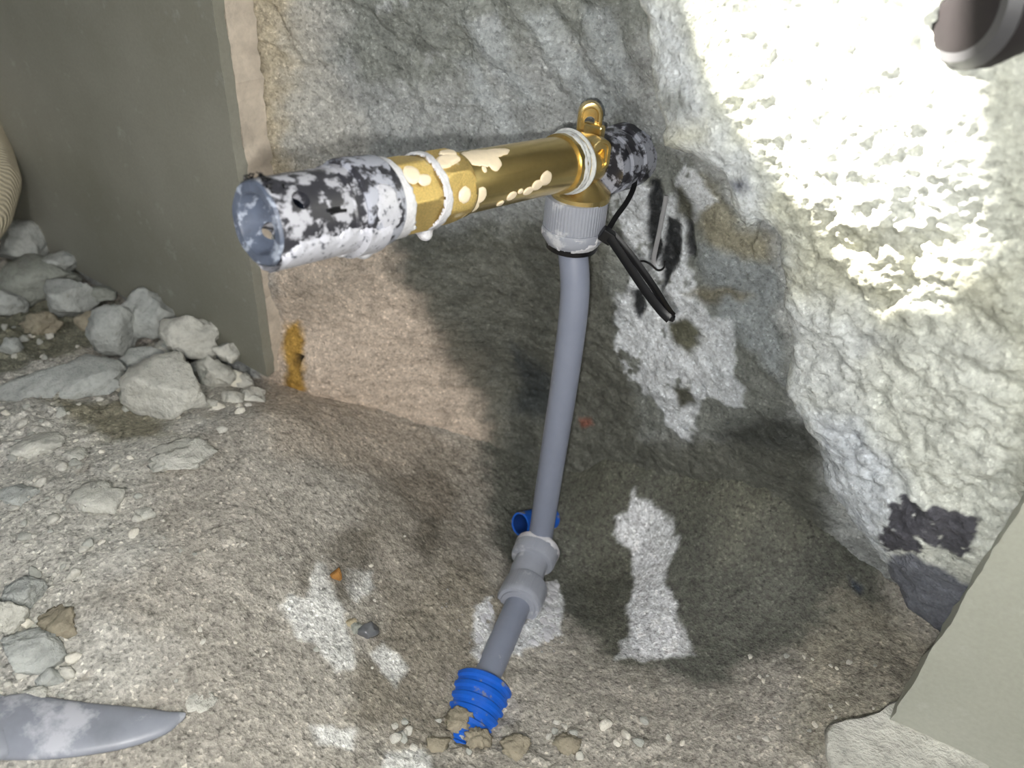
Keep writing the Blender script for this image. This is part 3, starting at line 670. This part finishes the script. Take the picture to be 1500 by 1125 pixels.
blob_mesh('foam_drip', [(b0+AX*u_at(p)+AE1*dz-AE2*sg*.001, r) for p, dz, r in [(545,.0005,(.006,.005,.0036)),(535,-.0022,(.0042,.0036,.0030)),(520,.0005,(.006,.005,.0030)),(495,.0018,(.007,.005,.0026)),(560,.0015,(.005,.004,.0030)),(470,.0030,(.006,.004,.0020)),(440,.0036,(.006,.004,.0018))]], m_foam, plug)
# ragged fibres at the rim
for k in range(14):
    a_ = T_(rng.uniform(-40, 30)); q = ELB+AX*rng.uniform(LEN-.008, LEN-.001)+(AE1*math.cos(a_)+AE2*math.sin(a_))*.0140
    tube('frayed_rubber', [q, q+AX*rng.uniform(-.001,.002)+AE1*.0012, q+AX*rng.uniform(-.002,.003)+AE1*rng.uniform(.0010,.0022)], [.0004,.0003,.0001], m_tie, plug, n=5, sub=2)

# --- dark sleeve in the wall behind the elbow
wc = atd(886, 240, .392)
dk = thing('wall_sleeve', wc-np.array([0,0,.018]), 'black plastic sleeve set into the wall directly behind the brass elbow', 'pipe sleeve')
revolve('sleeve_body', wc+np.array([0,-.006,0]), (0.06,1,0), [(0,.012),(.0004,.0142),(.004,.0150),(.0045,.0140),(.0075,.0140),(.008,.0154),(.014,.0158),(.0145,.0148),(.018,.0148),(.0185,.0164),(.050,.0168)], m_black_heavy, dk, n=72)

# --- grey upright pipe, its nuts, the bottom elbow, the pipe into the ground
NUTB = np.array([CUPX, CUPY, CUPZ-.0225])
PB = atd(790, 797, .500)
nut1 = thing('compression_nut', NUTB, 'ribbed grey plastic nut screwed up under the brass elbow', 'pipe nut')
ribs = lambda n_, a_: (lambda t, u: 1+a_*max(-.4, math.cos(n_*t)))
revolve('nut_body', np.array([CUPX, CUPY, CUPZ-.0005]), DOWN, [(0,.0140),(.0004,.0152),(.0150,.0153),(.0162,.0150)], m_nut, nut1, n=240, rf=ribs(60, .010))
revolve('nut_shoulder', np.array([CUPX, CUPY, CUPZ-.0164]), DOWN, [(0,.0156),(.0003,.0157),(.0052,.0156),(.0068,.0146),(.0095,.0128),(.0120,.0118),(.0125,.0080)], m_nut, nut1, n=72)
def foam_low(U_, TH): return .25+.9*fbm(U_, TH*.015, 1.4, .006, 3)-.2
film('foam_patch', np.array([CUPX, CUPY, CUPZ-.0164]), DOWN, lambda U_: np.interp(U_, [0,.0052,.0068,.0095], [.0157,.0156,.0146,.0128]), .001, .0095, 0, 2*math.pi, lambda U_, TH: foam_low(U_, TH)-.35+40*U_, .0004, m_foam, nut1, 40, 120)
PT = np.array([CUPX, CUPY, CUPZ-.026]); mid = atd(831, 560, .5*(.39+.50)*1.0)
# keep the pipe at one depth into the wall
mid = aty(829, 545, (PT[1]+PB[1])/2); mid2 = aty(842, 430, PT[1]*.75+PB[1]*.25); mid3 = aty(808, 680, PT[1]*.25+PB[1]*.75)
up = tube('grey_pipe', [PT, mid2, mid, mid3, PB-np.array([0,0,.004])], .0076, m_grey, None, n=40, sub=10)
up.name = 'upright_pipe'; tag(up, 'grey plastic water pipe rising from the pit to the brass elbow', 'pipe')
EB = PB+np.array([0,0,-.034])
NB = atd(759, 886, .462); SL = atd(700, 1022, .405); ax2 = SL-NB; ax2 /= np.linalg.norm(ax2)
EB = NB-ax2*.022; EB = np.array([(EB[0]+PB[0])/2+.002, EB[1]+.0, EB[2]])
bend = thing('pipe_elbow', EB-np.array([0,0,.014]), 'grey plastic elbow with two ribbed nuts lying wet in the pit bottom', 'pipe fitting')
a1 = PB-np.array([0,0,.004]); dirA = EB-PB; dirA /= np.linalg.norm(dirA)
tube('elbow_body', [PB+dirA*.012, PB+dirA*.022, (EB*2+PB)/3+dirA*.004, EB*.55+NB*.45-np.array([0,0,.002]), NB-ax2*.006], [.0104,.0104,.0106,.0106,.0104], m_nut, bend, n=32)
na = revolve('top_nut', PB, dirA, [(0,.0084),(.0002,.0110),(.0010,.0128),(.0022,.0139),(.0040,.0142),(.0125,.0140),(.0142,.0134),(.0147,.0110)], m_nut, bend, n=200, rf=ribs(50, .006))
nb = revolve('lower_nut', NB+ax2*.0015, -ax2, [(0,.0082),(.0002,.0104),(.0012,.0108),(.0014,.0126),(.0030,.0136),(.0050,.0136),(.0170,.0133),(.0185,.0128),(.019,.0115)], m_nut, bend, n=200, rf=ribs(50, .008))
film('foam_patch', PB, dirA, lambda U_: np.interp(U_, [0,.0010,.0022,.0040,.02], [.0110,.0128,.0139,.0142,.0142]), .0004, .006, 0, 2*math.pi, lambda U_, TH: .35+.5*fbm(U_, TH*.014, .4, .006, 3)-60*np.maximum(U_-.002,0), .0006, m_foam, bend, 30, 120)
lp = tube('lower_pipe', [NB-ax2*.004, NB+ax2*.02, SL+ax2*.004-np.array([0,0,.0])], .0076, m_grey, None, n=36, sub=8)
tag(lp, 'short grey plastic pipe running from the lower nut into the blue sleeve', 'pipe')
# foam heaps at the fitting
fz = lambda px, py, dz=.0: (lambda p: np.array([p[0], p[1], p[2]+dz]))(on_ground(px, py)[0])
for lab, poly, n_ in (('white foam patch on the pit bottom right of the grey elbow', [(790,850),(815,848),(826,885),(815,935),(780,955),(757,950),(775,925),(800,905)], 46),
                  ('thin white foam streak left of the short grey pipe', [(712,880),(728,872),(712,915),(703,970),(695,960),(697,915)], 22)):
    Pq = np.array(poly, float); L = []
    while len(L) < n_:
        x, y = rng.uniform(Pq[:,0].min(), Pq[:,0].max()), rng.uniform(Pq[:,1].min(), Pq[:,1].max())
        if sdf(np.array([x]), np.array([y]), poly)[0] < -1: L.append((fz(x, y, -.0003), (rng.uniform(.0020,.0038), rng.uniform(.0020,.0038), rng.uniform(.0009,.0016))))
    o = blob_mesh('soap_foam', L, m_foam, None, .0006, .0004); tag(o, lab, 'foam', None, 'stuff')
# blue corrugated sleeve
def corr(name, p0, d, L, r, pitch, mat, parent=None, n=64):
    pr = [(0, r*.80)]; k = 0; u = .0003
    while u < L:
        pr += [(u, r*.93), (u+pitch*.18, r), (u+pitch*.52, r), (u+pitch*.70, r*.93)]; u += pitch
    pr += [(u, r*.8)]
    return revolve(name, p0, d, pr, mat, parent, n=n)
bs = corr('blue_sleeve', SL-ax2*.010-np.array([0,0,.001]), ax2+np.array([0,0,-.20]), .042, .0158, .0062, m_blue)
tag(bs, 'blue corrugated sleeve pipe half buried in wet soil', 'pipe sleeve')
sc_ = [fz(px, py) for px, py in ((700,1040),(690,1050),(720,1060),(705,1030))]
# second blue sleeve end behind the upright pipe
bb = atd(762, 768, .508); d2 = np.array([-.25, -.9, .35])
b2 = thing('blue_pipe_end', bb-np.array([0,0,.010]), 'small blue plastic pipe end hidden behind the foot of the upright pipe', 'pipe sleeve')
revolve('sleeve_wall', bb, -d2, [(0,.0066),(0,.0078),(.002,.0080),(.004,.0074),(.006,.0080),(.010,.0080),(.030,.0076)], m_blue, b2, n=40, cap=(False, True))
revolve('bore', bb-d2*.0005, -d2, [(0,.0067),(.002,.0064),(.012,.0062)], mat_simple('dark_blue_bore', tuple(lin(18,50,110)), .5), b2, n=40, cap=(False, True))

# --- black cable tie
tz = CUPZ-.0262; tc = np.array([CUPX+.0002, CUPY, tz])
tie = thing('cable_tie', tc, 'black cable tie around the grey pipe below the ribbed nut, long tail hanging', 'cable tie')
revolve('band', tc+np.array([0,0,.0028]), DOWN, [(0,.0122),(.0002,.0136),(.0044,.0132),(.0046,.0118)], m_tie, tie, n=64)
hd = atd(889, 345, .382)
hb = box('head', (-.0034,-.0030,-.0032), (.0034,.0030,.0032), m_tie, tie, .0007); hb.parent = tie; hb.matrix_parent_inverse = Matrix.Identity(4)
hb.location = Vector(hd)-Vector(tie.location); hb.rotation_euler = (0, .5, .5)
tube('tail', [atd(890,343,.380), atd(912,376,.378), atd(945,425,.374), atd(968,455,.371), atd(981,468,.370)], 1, m_tie, tie, n=8, flat=(.0021,.0006), up=(.3,-1,.3))
tube('tail', [atd(897,342,.383), atd(925,375,.382), atd(956,418,.379), atd(977,452,.374), atd(986,463,.371)], 1, m_tie, tie, n=8, flat=(.0018,.0006), up=(.3,-1,.3))
box('fold', np.array(atd(984,466,.3705))-.0014, np.array(atd(984,466,.3705))+.0014, m_tie, tie, .0006)
tube('strap_loop', [atd(889,340,.386), atd(902,318,.388), atd(918,296,.390), atd(928,275,.393), atd(931,255,.398)], 1, m_tie, tie, n=8, flat=(.0013,.0006), up=(.5,-1,.2))
# thin strips on the wall
wr = thing('tie_offcut', atd(968,380,.40), 'thin pale plastic strip standing in the black grooves of the hollow', 'strip')
def onback(px, py, off): a_ = hit_back(px, py); y = float(back(a_[0], a_[1])); return np.array([a_[0], y-off, a_[1]])
tube('strip_body', [onback(980,284,.003), onback(976,310,.004), onback(970,340,.004), onback(962,372,.003), onback(960,386,.002)], 1, mat_simple('pale_strip', tuple(lin(150,150,152)), .4), wr, n=8, flat=(.0012,.0007), up=(.3,-1,.3))
tube('curl', [onback(928,388,.004), onback(945,378,.005), onback(958,382,.005), onback(968,392,.004), onback(978,388,.005), onback(979,378,.004)], .0006, m_tie, wr, n=8)

# --- dark hose end at top right, near the lens
HP = atd(1424, -8, .222); hax = atd(1900, -100, .250)-HP; hax /= np.linalg.norm(hax)
ho = thing('dark_hose', HP, 'thick dark brown-black plastic pipe end poking in at the top right corner', 'pipe')
m_hose = mat_simple('dark_brown_plastic', tuple(lin(30,27,28)), .5, 0, .2, 200, .1, .001, spec=.3)
revolve('hose_body', HP-hax*.006, hax, [(0,.0020),(.0004,.0130),(.0014,.0170),(.0034,.0196),(.0065,.0212),(.010,.0218),(.20,.0220)], m_hose, ho, n=96)
m_scf = mat_simple('scuff', tuple(lin(58,58,60)), .5)
for u_ in (.0125, .026): revolve('scuffed_ring', HP+hax*(u_-.006), hax, [(0,.0217),(.0003,.0222),(.0020,.0222),(.0023,.0217)], m_scf, ho, n=96)
revolve('worn_rim', HP-hax*.0052, hax, [(0,.0171),(.0004,.0176),(.0024,.0199),(.0030,.0198)], m_scf, ho, n=96)

# --- knitted work glove, mostly outside the left edge
m_glove = bpy.data.materials.new('knitted_cotton'); nt, nd, lk, P = nodes(m_glove); co = coords(nt)
wv = nt.nodes.new('ShaderNodeTexWave'); wv.inputs['Scale'].default_value = 190; wv.inputs['Distortion'].default_value = 2.5; wv.inputs['Detail'].default_value = 2; wv.bands_direction = 'X'; lk.new(co, wv.inputs['Vector'])
lk.new(mix(nt, .6, tuple(lin(206,196,170)), ramp(nt, wv.outputs['Fac'], [(0., .45), (.5, 1.)]), 'MULTIPLY'), P.inputs['Base Color']); P.inputs['Roughness'].default_value = .95
lk.new(bump(nt, wv.outputs['Fac'], .7, .0012), P.inputs['Normal'])
gl = thing('work_glove', atd(-60, 330, .60), 'cream knitted work glove standing on the rubble at the left edge', 'glove')
def capsule_chain(bm, pts):
    for (a, ra), (b, rb) in zip(pts, pts[1:]):
        for k in range(7):
            t = k/6; c = a*(1-t)+b*t; r = ra*(1-t)+rb*t
            g_ = bmesh.ops.create_icosphere(bm, subdivisions=2, radius=r)
            for v in g_['verts']: v.co += Vector(c)
def G(px, py, dd=0.): return atd(px, py, .60+dd)
bm = bmesh.new()
px_m = .60/F
capsule_chain(bm, [(G(-95,120),.030),(G(-90,180),.036),(G(-70,250),.038)])
capsule_chain(bm, [(G(-60,120),.026),(G(-50,200),.030)])
capsule_chain(bm, [(G(-28,222),.0225),(G(-16,262,-.004),.0225),(G(-22,310,-.012),.0190),(G(-34,348,-.02),.0130)])     # finger at the frame's edge
capsule_chain(bm, [(G(-62,250),.0200),(G(-58,310,-.006),.0180),(G(-66,370,-.016),.0130)])
capsule_chain(bm, [(G(-100,255),.0200),(G(-100,315,-.004),.0180),(G(-106,372,-.012),.0130)])
capsule_chain(bm, [(G(-136,240),.0180),(G(-142,290,-.002),.0160),(G(-146,336,-.008),.0120)])
capsule_chain(bm, [(G(-30,150),.0190),(G(-6,120,-.02),.0160),(G(-20,70,-.03),.0120)]) if False else capsule_chain(bm, [(G(-120,160),.0200),(G(-168,180,-.01),.0170),(G(-180,230,-.02),.0125)])
me = bpy.data.meshes.new('hand_shell'); bm.to_mesh(me); bm.free(); o = bpy.data.objects.new('knitted_shell', me); COL.objects.link(o)
md = o.modifiers.new('r', 'REMESH'); md.mode = 'VOXEL'; md.voxel_size = .0022; ms = o.modifiers.new('s', 'SMOOTH'); ms.iterations = 3
apply_mods(o); o.data.polygons.foreach_set('use_smooth', [True]*len(o.data.polygons)); o.data.materials.clear(); o.data.materials.append(m_glove); attach(o, gl)
revolve('cuff', G(-90,128), G(-95,40)-G(-90,128), [(0,.034),(.01,.0345),(.02,.032),(.045,.032),(.047,.029)], m_glove, gl, n=60, rf=lambda t, u: 1+.02*math.cos(24*t))

# --- smooth grey tapered strip lying at the lower left
m_strip = mat_simple('smeared_grey_plastic', tuple(lin(140,144,154)), .4, 0, .3, 60, .1, .001, film=(tuple(lin(186,188,196)), 28, .47))
sp = [(-160,1060,1.3),(-60,1062,1.25),(20,1070,1.15),(100,1078,1.0),(180,1074,.78),(235,1066,.50),(262,1060,.22),(274,1057,.05)]
pts = []; rads = []
for px, py, k in sp:
    p, d_ = on_ground(px, py) if px > -120 else (atd(px, py, .40), .40)
    pts.append(np.array(p)); rads.append(k)
zz = np.mean([p[2] for p in pts[2:]])
for i, p in enumerate(pts): p[2] = gz(p[0], p[1])+.003
o = tube('tapered_strip', [tuple(p) for p in pts], rads, m_strip, None, n=16, flat=None, sub=8)
bpy.data.objects.remove(o)
def blade(name, pts, rads, wd, th, mat):
    n = 20; Q = []; P_ = [Vector(p) for p in pts]
    V = []; Fc = []; L = []
    for i in range(len(P_)-1):
        a = P_[max(i-1,0)]; b = P_[i]; c = P_[i+1]; e = P_[min(i+2,len(P_)-1)]
        for k in range(8):
            t = k/8; L.append((.5*((2*b)+(c-a)*t+(2*a-5*b+4*c-e)*t*t+(3*b-a-3*c+e)*t**3), rads[i]*(1-t)+rads[i+1]*t))
    for i, (q, r) in enumerate(L):
        d = (L[min(i+1,len(L)-1)][0]-L[max(i-1,0)][0]).normalized(); s = d.cross(Vector((0,0,1))).normalized(); u = s.cross(d)
        for k in range(n):
            t = 2*math.pi*k/n; V.append(q+s*(math.cos(t)*wd*r)+u*(math.sin(t)*th*(.4+.6*r)))
    for i in range(len(L)-1):
        for k in range(n): Fc.append((i*n+k, i*n+(k+1) % n, (i+1)*n+(k+1) % n, (i+1)*n+k))
    Fc += [tuple(range(n))[::-1], tuple((len(L)-1)*n+k for k in range(n))]
    return weld(mesh_obj(name, V, Fc, mat), 1e-6, 1.)
o = blade('tapered_strip', pts, rads, .0120, .0040, m_strip)
tag(o, 'smooth grey pointed strip smeared with mortar lying at the lower left', 'strip')

# ------------------------------------------------------------------ rubble
R_MATS = [mat_rock('pale_mortar', tuple(lin(208,207,198)), .45, 1.), mat_rock('grey_mortar', tuple(lin(182,185,181)), .45, 1.), mat_rock('dark_mortar', tuple(lin(156,159,151)), .45, 1.),
          mat_rock('white_plaster', tuple(lin(226,222,208)), .15, .3), mat_rock('olive_mortar', tuple(lin(158,150,132)), .4)]
def rock_mesh(seed, sub=4, cuts=9, rough=.10):
    r2 = np.random.RandomState(seed); bm = bmesh.new(); bmesh.ops.create_icosphere(bm, subdivisions=sub, radius=1)
    c = np.array([v.co[:] for v in bm.verts]); f_ = [[v.index for v in f.verts] for f in bm.faces]; bm.free()
    for _ in range(cuts):
        n = r2.normal(size=3); n /= np.linalg.norm(n); h = r2.uniform(.50, .82); dd = c@n
        c -= np.maximum(dd-h, 0)[:, None]*n
    nn = c/np.linalg.norm(c, axis=1)[:, None]
    o = r2.uniform(0, 50, 3)
    c = c+nn*(rough*(perlin(c[:,0]*2.2+o[0], c[:,1]*2.2+o[1], c[:,2]*2.2+o[2])+.5*perlin(c[:,0]*6+o[0], c[:,1]*6, c[:,2]*6+o[2])+.30*perlin(c[:,0]*13, c[:,1]*13+o[1], c[:,2]*13)-.35*np.abs(perlin(c[:,0]*4+3, c[:,1]*4, c[:,2]*4+o[0]))))[:, None]
    c -= (c.max(0)+c.min(0))/2; c /= (c.max(0)-c.min(0))/2
    return c, f_
def stone(px, py, wpx, hpx, seed, mat, label, name='rubble_stone', cat='stone', lift=0., rot=0., flatk=.75, sink=.25, deep=None, sub=4, rough=.15, cuts=9):
    wpx *= 1.12; hpx *= 1.15
    p, d_ = on_ground(px, py+hpx*.30)
    if lift: p, d_ = atd(px, py, d_-lift*1.1), d_-lift*1.1
    if p[1] > Y0-wpx*.25*d_/F: p = aty(px, py+hpx*.3, Y0-wpx*.25*d_/F); d_ = (p[1]-CAM[1])/ray(px, py+hpx*.3)[1]
    c, f_ = rock_mesh(seed, sub, cuts, rough)
    a = wpx/2*d_/F; h = hpx/2*d_/F*flatk; dp = deep*a if deep else a*.8
    c = c*np.array([a, dp, h]); cr, sr = math.cos(rot), math.sin(rot)
    # width runs across the line of sight
    s_ = np.array([cx[0], cx[1], 0.]); s_ /= np.linalg.norm(s_); fwd = np.array([-s_[1], s_[0], 0.])
    cc = c.copy(); cc[:, 0] = c[:, 0]*cr-c[:, 2]*sr; cc[:, 2] = c[:, 0]*sr+c[:, 2]*cr
    V = cc[:, 0:1]*s_+cc[:, 1:2]*fwd+cc[:, 2:3]*np.array([0,0,1.])
    base = np.array(p, float); base[2] += h*(1-2*sink) if not lift else 0
    if not lift:                                             # put the visible middle of the stone on its pixel
        q = ray(px, py); t_ = d_*1.0; c0 = CAM+q*t_; base = np.array([base[0], base[1], base[2]])
    me = bpy.data.meshes.new(name); me.from_pydata([tuple(v) for v in V], [], f_); me.update(); me.polygons.foreach_set('use_smooth', [True]*len(me.polygons)); me.materials.append(mat)
    o = bpy.data.objects.new(name, me); COL.objects.link(o); o.location = tuple(base)
    return tag(o, label, cat, None) if label else o
PM, GM, DM, WM, OM = R_MATS
S = [  # px, py, width, height, seed, material, label, extras
 (98,545,165,74,3,GM,'large flat grey mortar slab lying in the rubble left of the pale boulder',dict(flatk=.55,sink=.15,deep=.6,rot=.12)),
 (253,567,118,80,5,PM,'big pale angular chunk at the front of the rubble pile',dict(flatk=.95,sink=.12)),
 (170,492,64,66,8,GM,'upright grey stone leaning behind the flat slab',dict(flatk=1.1,sink=.1)),
 (228,482,74,56,9,GM,'grey mortar lump topping the pile against the wall board',dict(flatk=1.2,sink=-.10)),
 (285,505,84,56,12,PM,'jagged whitish chunk on the right shoulder of the pile',dict(flatk=1.2,sink=.0,rough=.2)),
 (320,545,54,46,15,PM,'small pale knob at the right end of the pile',dict(flatk=1.,sink=.1,rough=.2)),
 (212,532,58,34,17,GM,'dusty grey chunk wedged above the big pale chunk',dict(flatk=1.,sink=.1)),
 (250,515,60,30,18,PM,'crumbly pale piece lodged between the topping lump and the big chunk',dict(flatk=1.,sink=.1,rough=.2)),
 (112,448,68,52,21,GM,'rounded grey block with straight side in the dark corner of the pile',dict(flatk=1.1,sink=.1)),
 (180,466,64,24,22,DM,'flat dark stone lying against the foot of the board',dict(flatk=.8,sink=.0)),
 (60,415,108,54,24,DM,'wide dark grey rock under the two stones below the glove',dict(flatk=1.1,sink=.1)),
 (43,380,74,52,27,GM,'brownish-grey stone beneath the topmost stone at the left edge',dict(flatk=1.2,sink=-.1)),
 (10,350,48,50,29,GM,'topmost stone of the pile, touching the glove fingertips',dict(flatk=1.2,sink=-.2)),
 (14,442,54,40,31,GM,'grey stone cut by the left edge below the wide dark rock',dict(flatk=1.,sink=.1)),
 (20,506,28,26,33,GM,'small round grey stone alone on olive sand at the left',dict(flatk=1.,sink=.2,sub=3)),
 (146,565,38,18,35,WM,'clean white plaster crumb, larger of the pair before the pile',dict(flatk=1.,sink=.2,sub=3,rot=.2)),
 (176,567,24,16,36,WM,'clean white plaster crumb, smaller of the pair before the pile',dict(flatk=1.,sink=.2,sub=3,rot=.5)),
 (348,556,22,24,38,WM,'whitish oval pebble at the right foot of the pile beside the board',dict(flatk=1.,sink=.1,sub=3,rot=.6)),
 (368,576,46,28,39,PM,'pale crumbly clump at the bottom corner of the wall board',dict(flatk=.8,sink=.3,rough=.25)),
 (58,640,66,40,41,PM,'flat pale flake with warm face on the sand at left',dict(flatk=.5,sink=.35,rough=.2)),
 (268,653,88,52,43,PM,'ragged pale flake lying alone in front of the big chunk',dict(flatk=.35,sink=.35,rough=.3,cuts=5)),
 (145,718,68,42,45,PM,'pale stone with dark left half sunk in the sand',dict(flatk=.6,sink=.35)),
 (25,716,56,36,47,GM,'dull grey stone half sunk at the left edge, mid height',dict(flatk=.6,sink=.3)),
 (214,746,30,24,49,PM,'little pale chip right of the sunken two-tone stone',dict(flatk=.6,sink=.3,sub=3)),
 (110,660,34,22,50,PM,'thin pale chip between the two flat flakes',dict(flatk=.5,sink=.3,sub=3)),
 (38,864,52,42,51,GM,'round pale-grey cobble above the gap at lower left',dict(flatk=1.,sink=.2)),
 (14,900,48,56,53,PM,'tall pale block cut off by the lower left edge',dict(flatk=.9,sink=.2)),
 (52,948,84,54,55,GM,'broad bluish-grey stone below the olive gap at lower left',dict(flatk=.8,sink=.2)),
 (77,988,34,36,57,GM,'small dark-veined stone above the tapered strip',dict(flatk=.9,sink=.2,sub=3)),
 (50,1016,40,28,58,PM,'pale lump right above the tapered strip',dict(flatk=.7,sink=.2,sub=3)),
 (40,911,20,16,59,WM,'tiny white pebble between the cobble and the broad stone',dict(flatk=1.,sink=.2,sub=3)),
 (88,900,60,40,60,OM,'olive earth clod in the gap at lower left',dict(flatk=.6,sink=.35,rough=.25)),
 (135,470,40,26,72,OM,'olive-grey stone squeezed under the rounded grey block',dict(flatk=.9,sink=.1)),
 (150,430,48,26,73,DM,'dark stone at the board foot above the rounded grey block',dict(flatk=.9,sink=.0)),
 (95,395,50,34,74,GM,'blunt grey stone at the board foot right of the wide dark rock',dict(flatk=1.,sink=.0)),
 (215,455,52,26,75,DM,'low dark stone at the board foot behind the upright grey stone',dict(flatk=.9,sink=.0)),
 (300,540,34,26,76,PM,'pale crumb bridging the big chunk and the knob at the pile end',dict(flatk=1.,sink=.1,rough=.25)),
 (195,548,26,20,77,GM,'little grey crumb tucked beside the left flank of the big chunk',dict(flatk=1.,sink=.1,sub=3)),
 (60,470,54,30,78,OM,'earthy clod on the olive sand left of the rounded grey block',dict(flatk=.8,sink=.2,rough=.25)),
 (35,560,34,22,79,GM,'grey chip under the left tip of the large flat slab',dict(flatk=.8,sink=.2,sub=3)),
 (342,580,30,20,80,PM,'pale crumb below the whitish oval pebble',dict(flatk=.9,sink=.2,sub=3)),
 (306,590,26,18,81,PM,'pale crumb in front of the right flank of the big chunk',dict(flatk=.9,sink=.2,sub=3)),
 (262,522,40,24,82,GM,'grey wedge directly on top of the big pale chunk',dict(flatk=1.,sink=-.1,rough=.2)),
 (360,560,30,22,90,PM,'crumb leaning on the lower corner of the wall board',dict(flatk=1.,sink=.1,sub=3,rough=.25)),
 (335,520,34,26,91,PM,'pale crumb above the knob at the pile end, against the board',dict(flatk=1.1,sink=.0,sub=3,rough=.25)),
 (250,560-60,30,20,92,GM,'grey fragment between the two topping stones',dict(flatk=1.,sink=.0,sub=3)),
 (672,1052,44,26,94,OM,'mud clod pressed against the left side of the blue sleeve',dict(flatk=.9,sink=.1,rough=.3)),
 (700,1078,40,24,95,OM,'mud clod under the lower end of the blue sleeve',dict(flatk=.9,sink=.1,rough=.3)),
 (640,1085,36,24,96,OM,'dark clod left below the blue sleeve',dict(flatk=.8,sink=.2,sub=3,rough=.3)),
 (755,1092,44,24,97,OM,'broad clod right below the blue sleeve',dict(flatk=.8,sink=.2,rough=.3)),
 (830,1085,40,24,98,OM,'brown clod in the foreground soil right of the blue sleeve',dict(flatk=.8,sink=.2,rough=.3)),
 (284,1020,60,26,61,PM,'flat pale slab edge on the ground right of the strip tip',dict(flatk=.5,sink=.3)),
 (540,922,30,24,63,mat_simple('wet_dark_stone', tuple(lin(96,98,102)), .12, 0, .4, 120, .2, .001),'wet shiny dark pebble beside the white patch in the foreground',dict(flatk=1.,sink=.2,sub=3)),
 (521,918,22,20,64,DM,'dull dark pebble touching the shiny wet one',dict(flatk=1.,sink=.3,sub=3)),
 (493,840,16,20,65,mat_rock('orange_grit', tuple(lin(176,128,72)), .3),'small orange-brown pebble at the top of the white patch',dict(flatk=1.,sink=.2,sub=3)),
 (515,912,16,14,66,mat_rock('tan_grit', tuple(lin(178,166,140)), .3),'small tan pebble left of the shiny wet pebble',dict(flatk=1.,sink=.2,sub=3)),
]
for px, py, wpx, hpx, sd, mt, lab, kw in S: stone(px, py, wpx, hpx, sd, mt, lab, **kw)
# pale plaster block at the lower right, in front of the tile
o = stone(1345, 1105, 250, 110, 71, R_MATS[0], 'large pale plaster block under the tile at the lower right', name='plaster_block', cat='block', flatk=.5, sink=.2, cuts=5, rough=.08)
# loose pebbles: one mesh per shape, many copies
protos = []; P_MATS = [mat_simple('pebble_'+n_, tuple(lin(*c_)), .95, 0, .25, 1.5, .3, .1, spec=.2) for n_, c_ in (('pale', (205,203,194)), ('grey', (180,181,174)), ('white', (226,222,210)))]
for k in range(6):
    c, f_ = rock_mesh(100+k, 2, 6, .15)
    me = bpy.data.meshes.new('pebble'); me.from_pydata([tuple(v) for v in c*np.array([1,.85,.7])], [], f_); me.update(); me.polygons.foreach_set('use_smooth', [True]*len(me.polygons))
    me.materials.append(P_MATS[[0,1,0,2,1,0][k]]); protos.append(me)
src = None; zones = [([(0,470),(380,590),(330,640),(180,600),(0,620)], 60, (.0016,.0046)), ([(0,600),(200,620),(220,760),(160,900),(150,1020),(0,1040)], 70, (.0014,.0040)), ([(560,1060),(1000,1050),(1000,1110),(560,1110)], 24, (.0018,.0040)), ([(1100,930),(1290,980),(1280,1090),(1080,1090)], 26, (.0009,.0020)), ([(180,760),(600,760),(640,1020),(180,1010)], 30, (.0009,.0018))]
grp = {0:('pebbles scattered over the rubble foot','small loose pebble in the rubble along the wall board'),1:('pebbles on the left sand','small loose pebble on the sandy ground at left'),2:('clods in the foreground soil','small clod in the dark soil by the blue sleeve'),3:('grit at the right foreground','grit grain on the sandy ground left of the plaster block'),4:('grit on the middle ground','grit grain on the brown ground around the white patch')}
for zi, (poly, cnt, (r0, r1)) in enumerate(zones):
    P_ = np.array(poly, float); made = 0
    while made < cnt:
        x, y = rng.uniform(P_[:,0].min(), P_[:,0].max()), rng.uniform(P_[:,1].min(), P_[:,1].max())
        if sdf(np.array([x]), np.array([y]), poly)[0] > 0: continue
        p, d_ = on_ground(x, y); r = r0+(r1-r0)*rng.rand()**2.2
        ki = rng.randint(6); o = bpy.data.objects.new('pebble', protos[ki]); COL.objects.link(o)
        o.location = (p[0], p[1], gz(p[0], p[1])+r*.25); o.scale = (r, r*rng.uniform(.7,1.1), r*rng.uniform(.6,1)); o.rotation_euler = (rng.uniform(-.4,.4), rng.uniform(-.4,.4), rng.uniform(0,6.28))
        tag(o, ['pale', 'grey', 'pale', 'white', 'grey', 'pale'][ki]+' '+grp[zi][1], 'pebble', grp[zi][0]); made += 1
# small wet bubbles around the lower nut
m_bub = mat_simple('bubble', (.35,.35,.35), .08, spec=1.)
bm = bmesh.new()
for k in range(46):
    x, y = [(rng.uniform(640,700), rng.uniform(850,960)), (rng.uniform(780,830), rng.uniform(860,960))][k % 2]
    p, d_ = on_ground(x, y); r = rng.uniform(.0003, .0008)
    g_ = bmesh.ops.create_icosphere(bm, subdivisions=1, radius=r)
    for v in g_['verts']: v.co += Vector((p[0], p[1], gz(p[0], p[1])+r*.2))
me = bpy.data.meshes.new('soap_bubbles'); bm.to_mesh(me); bm.free(); me.polygons.foreach_set('use_smooth', [True]*len(me.polygons)); me.materials.append(m_bub)
o = bpy.data.objects.new('soap_bubbles', me); COL.objects.link(o); tag(o, 'tiny glistening soap bubbles on wet ground around the lower nut', 'bubbles', None, 'stuff')
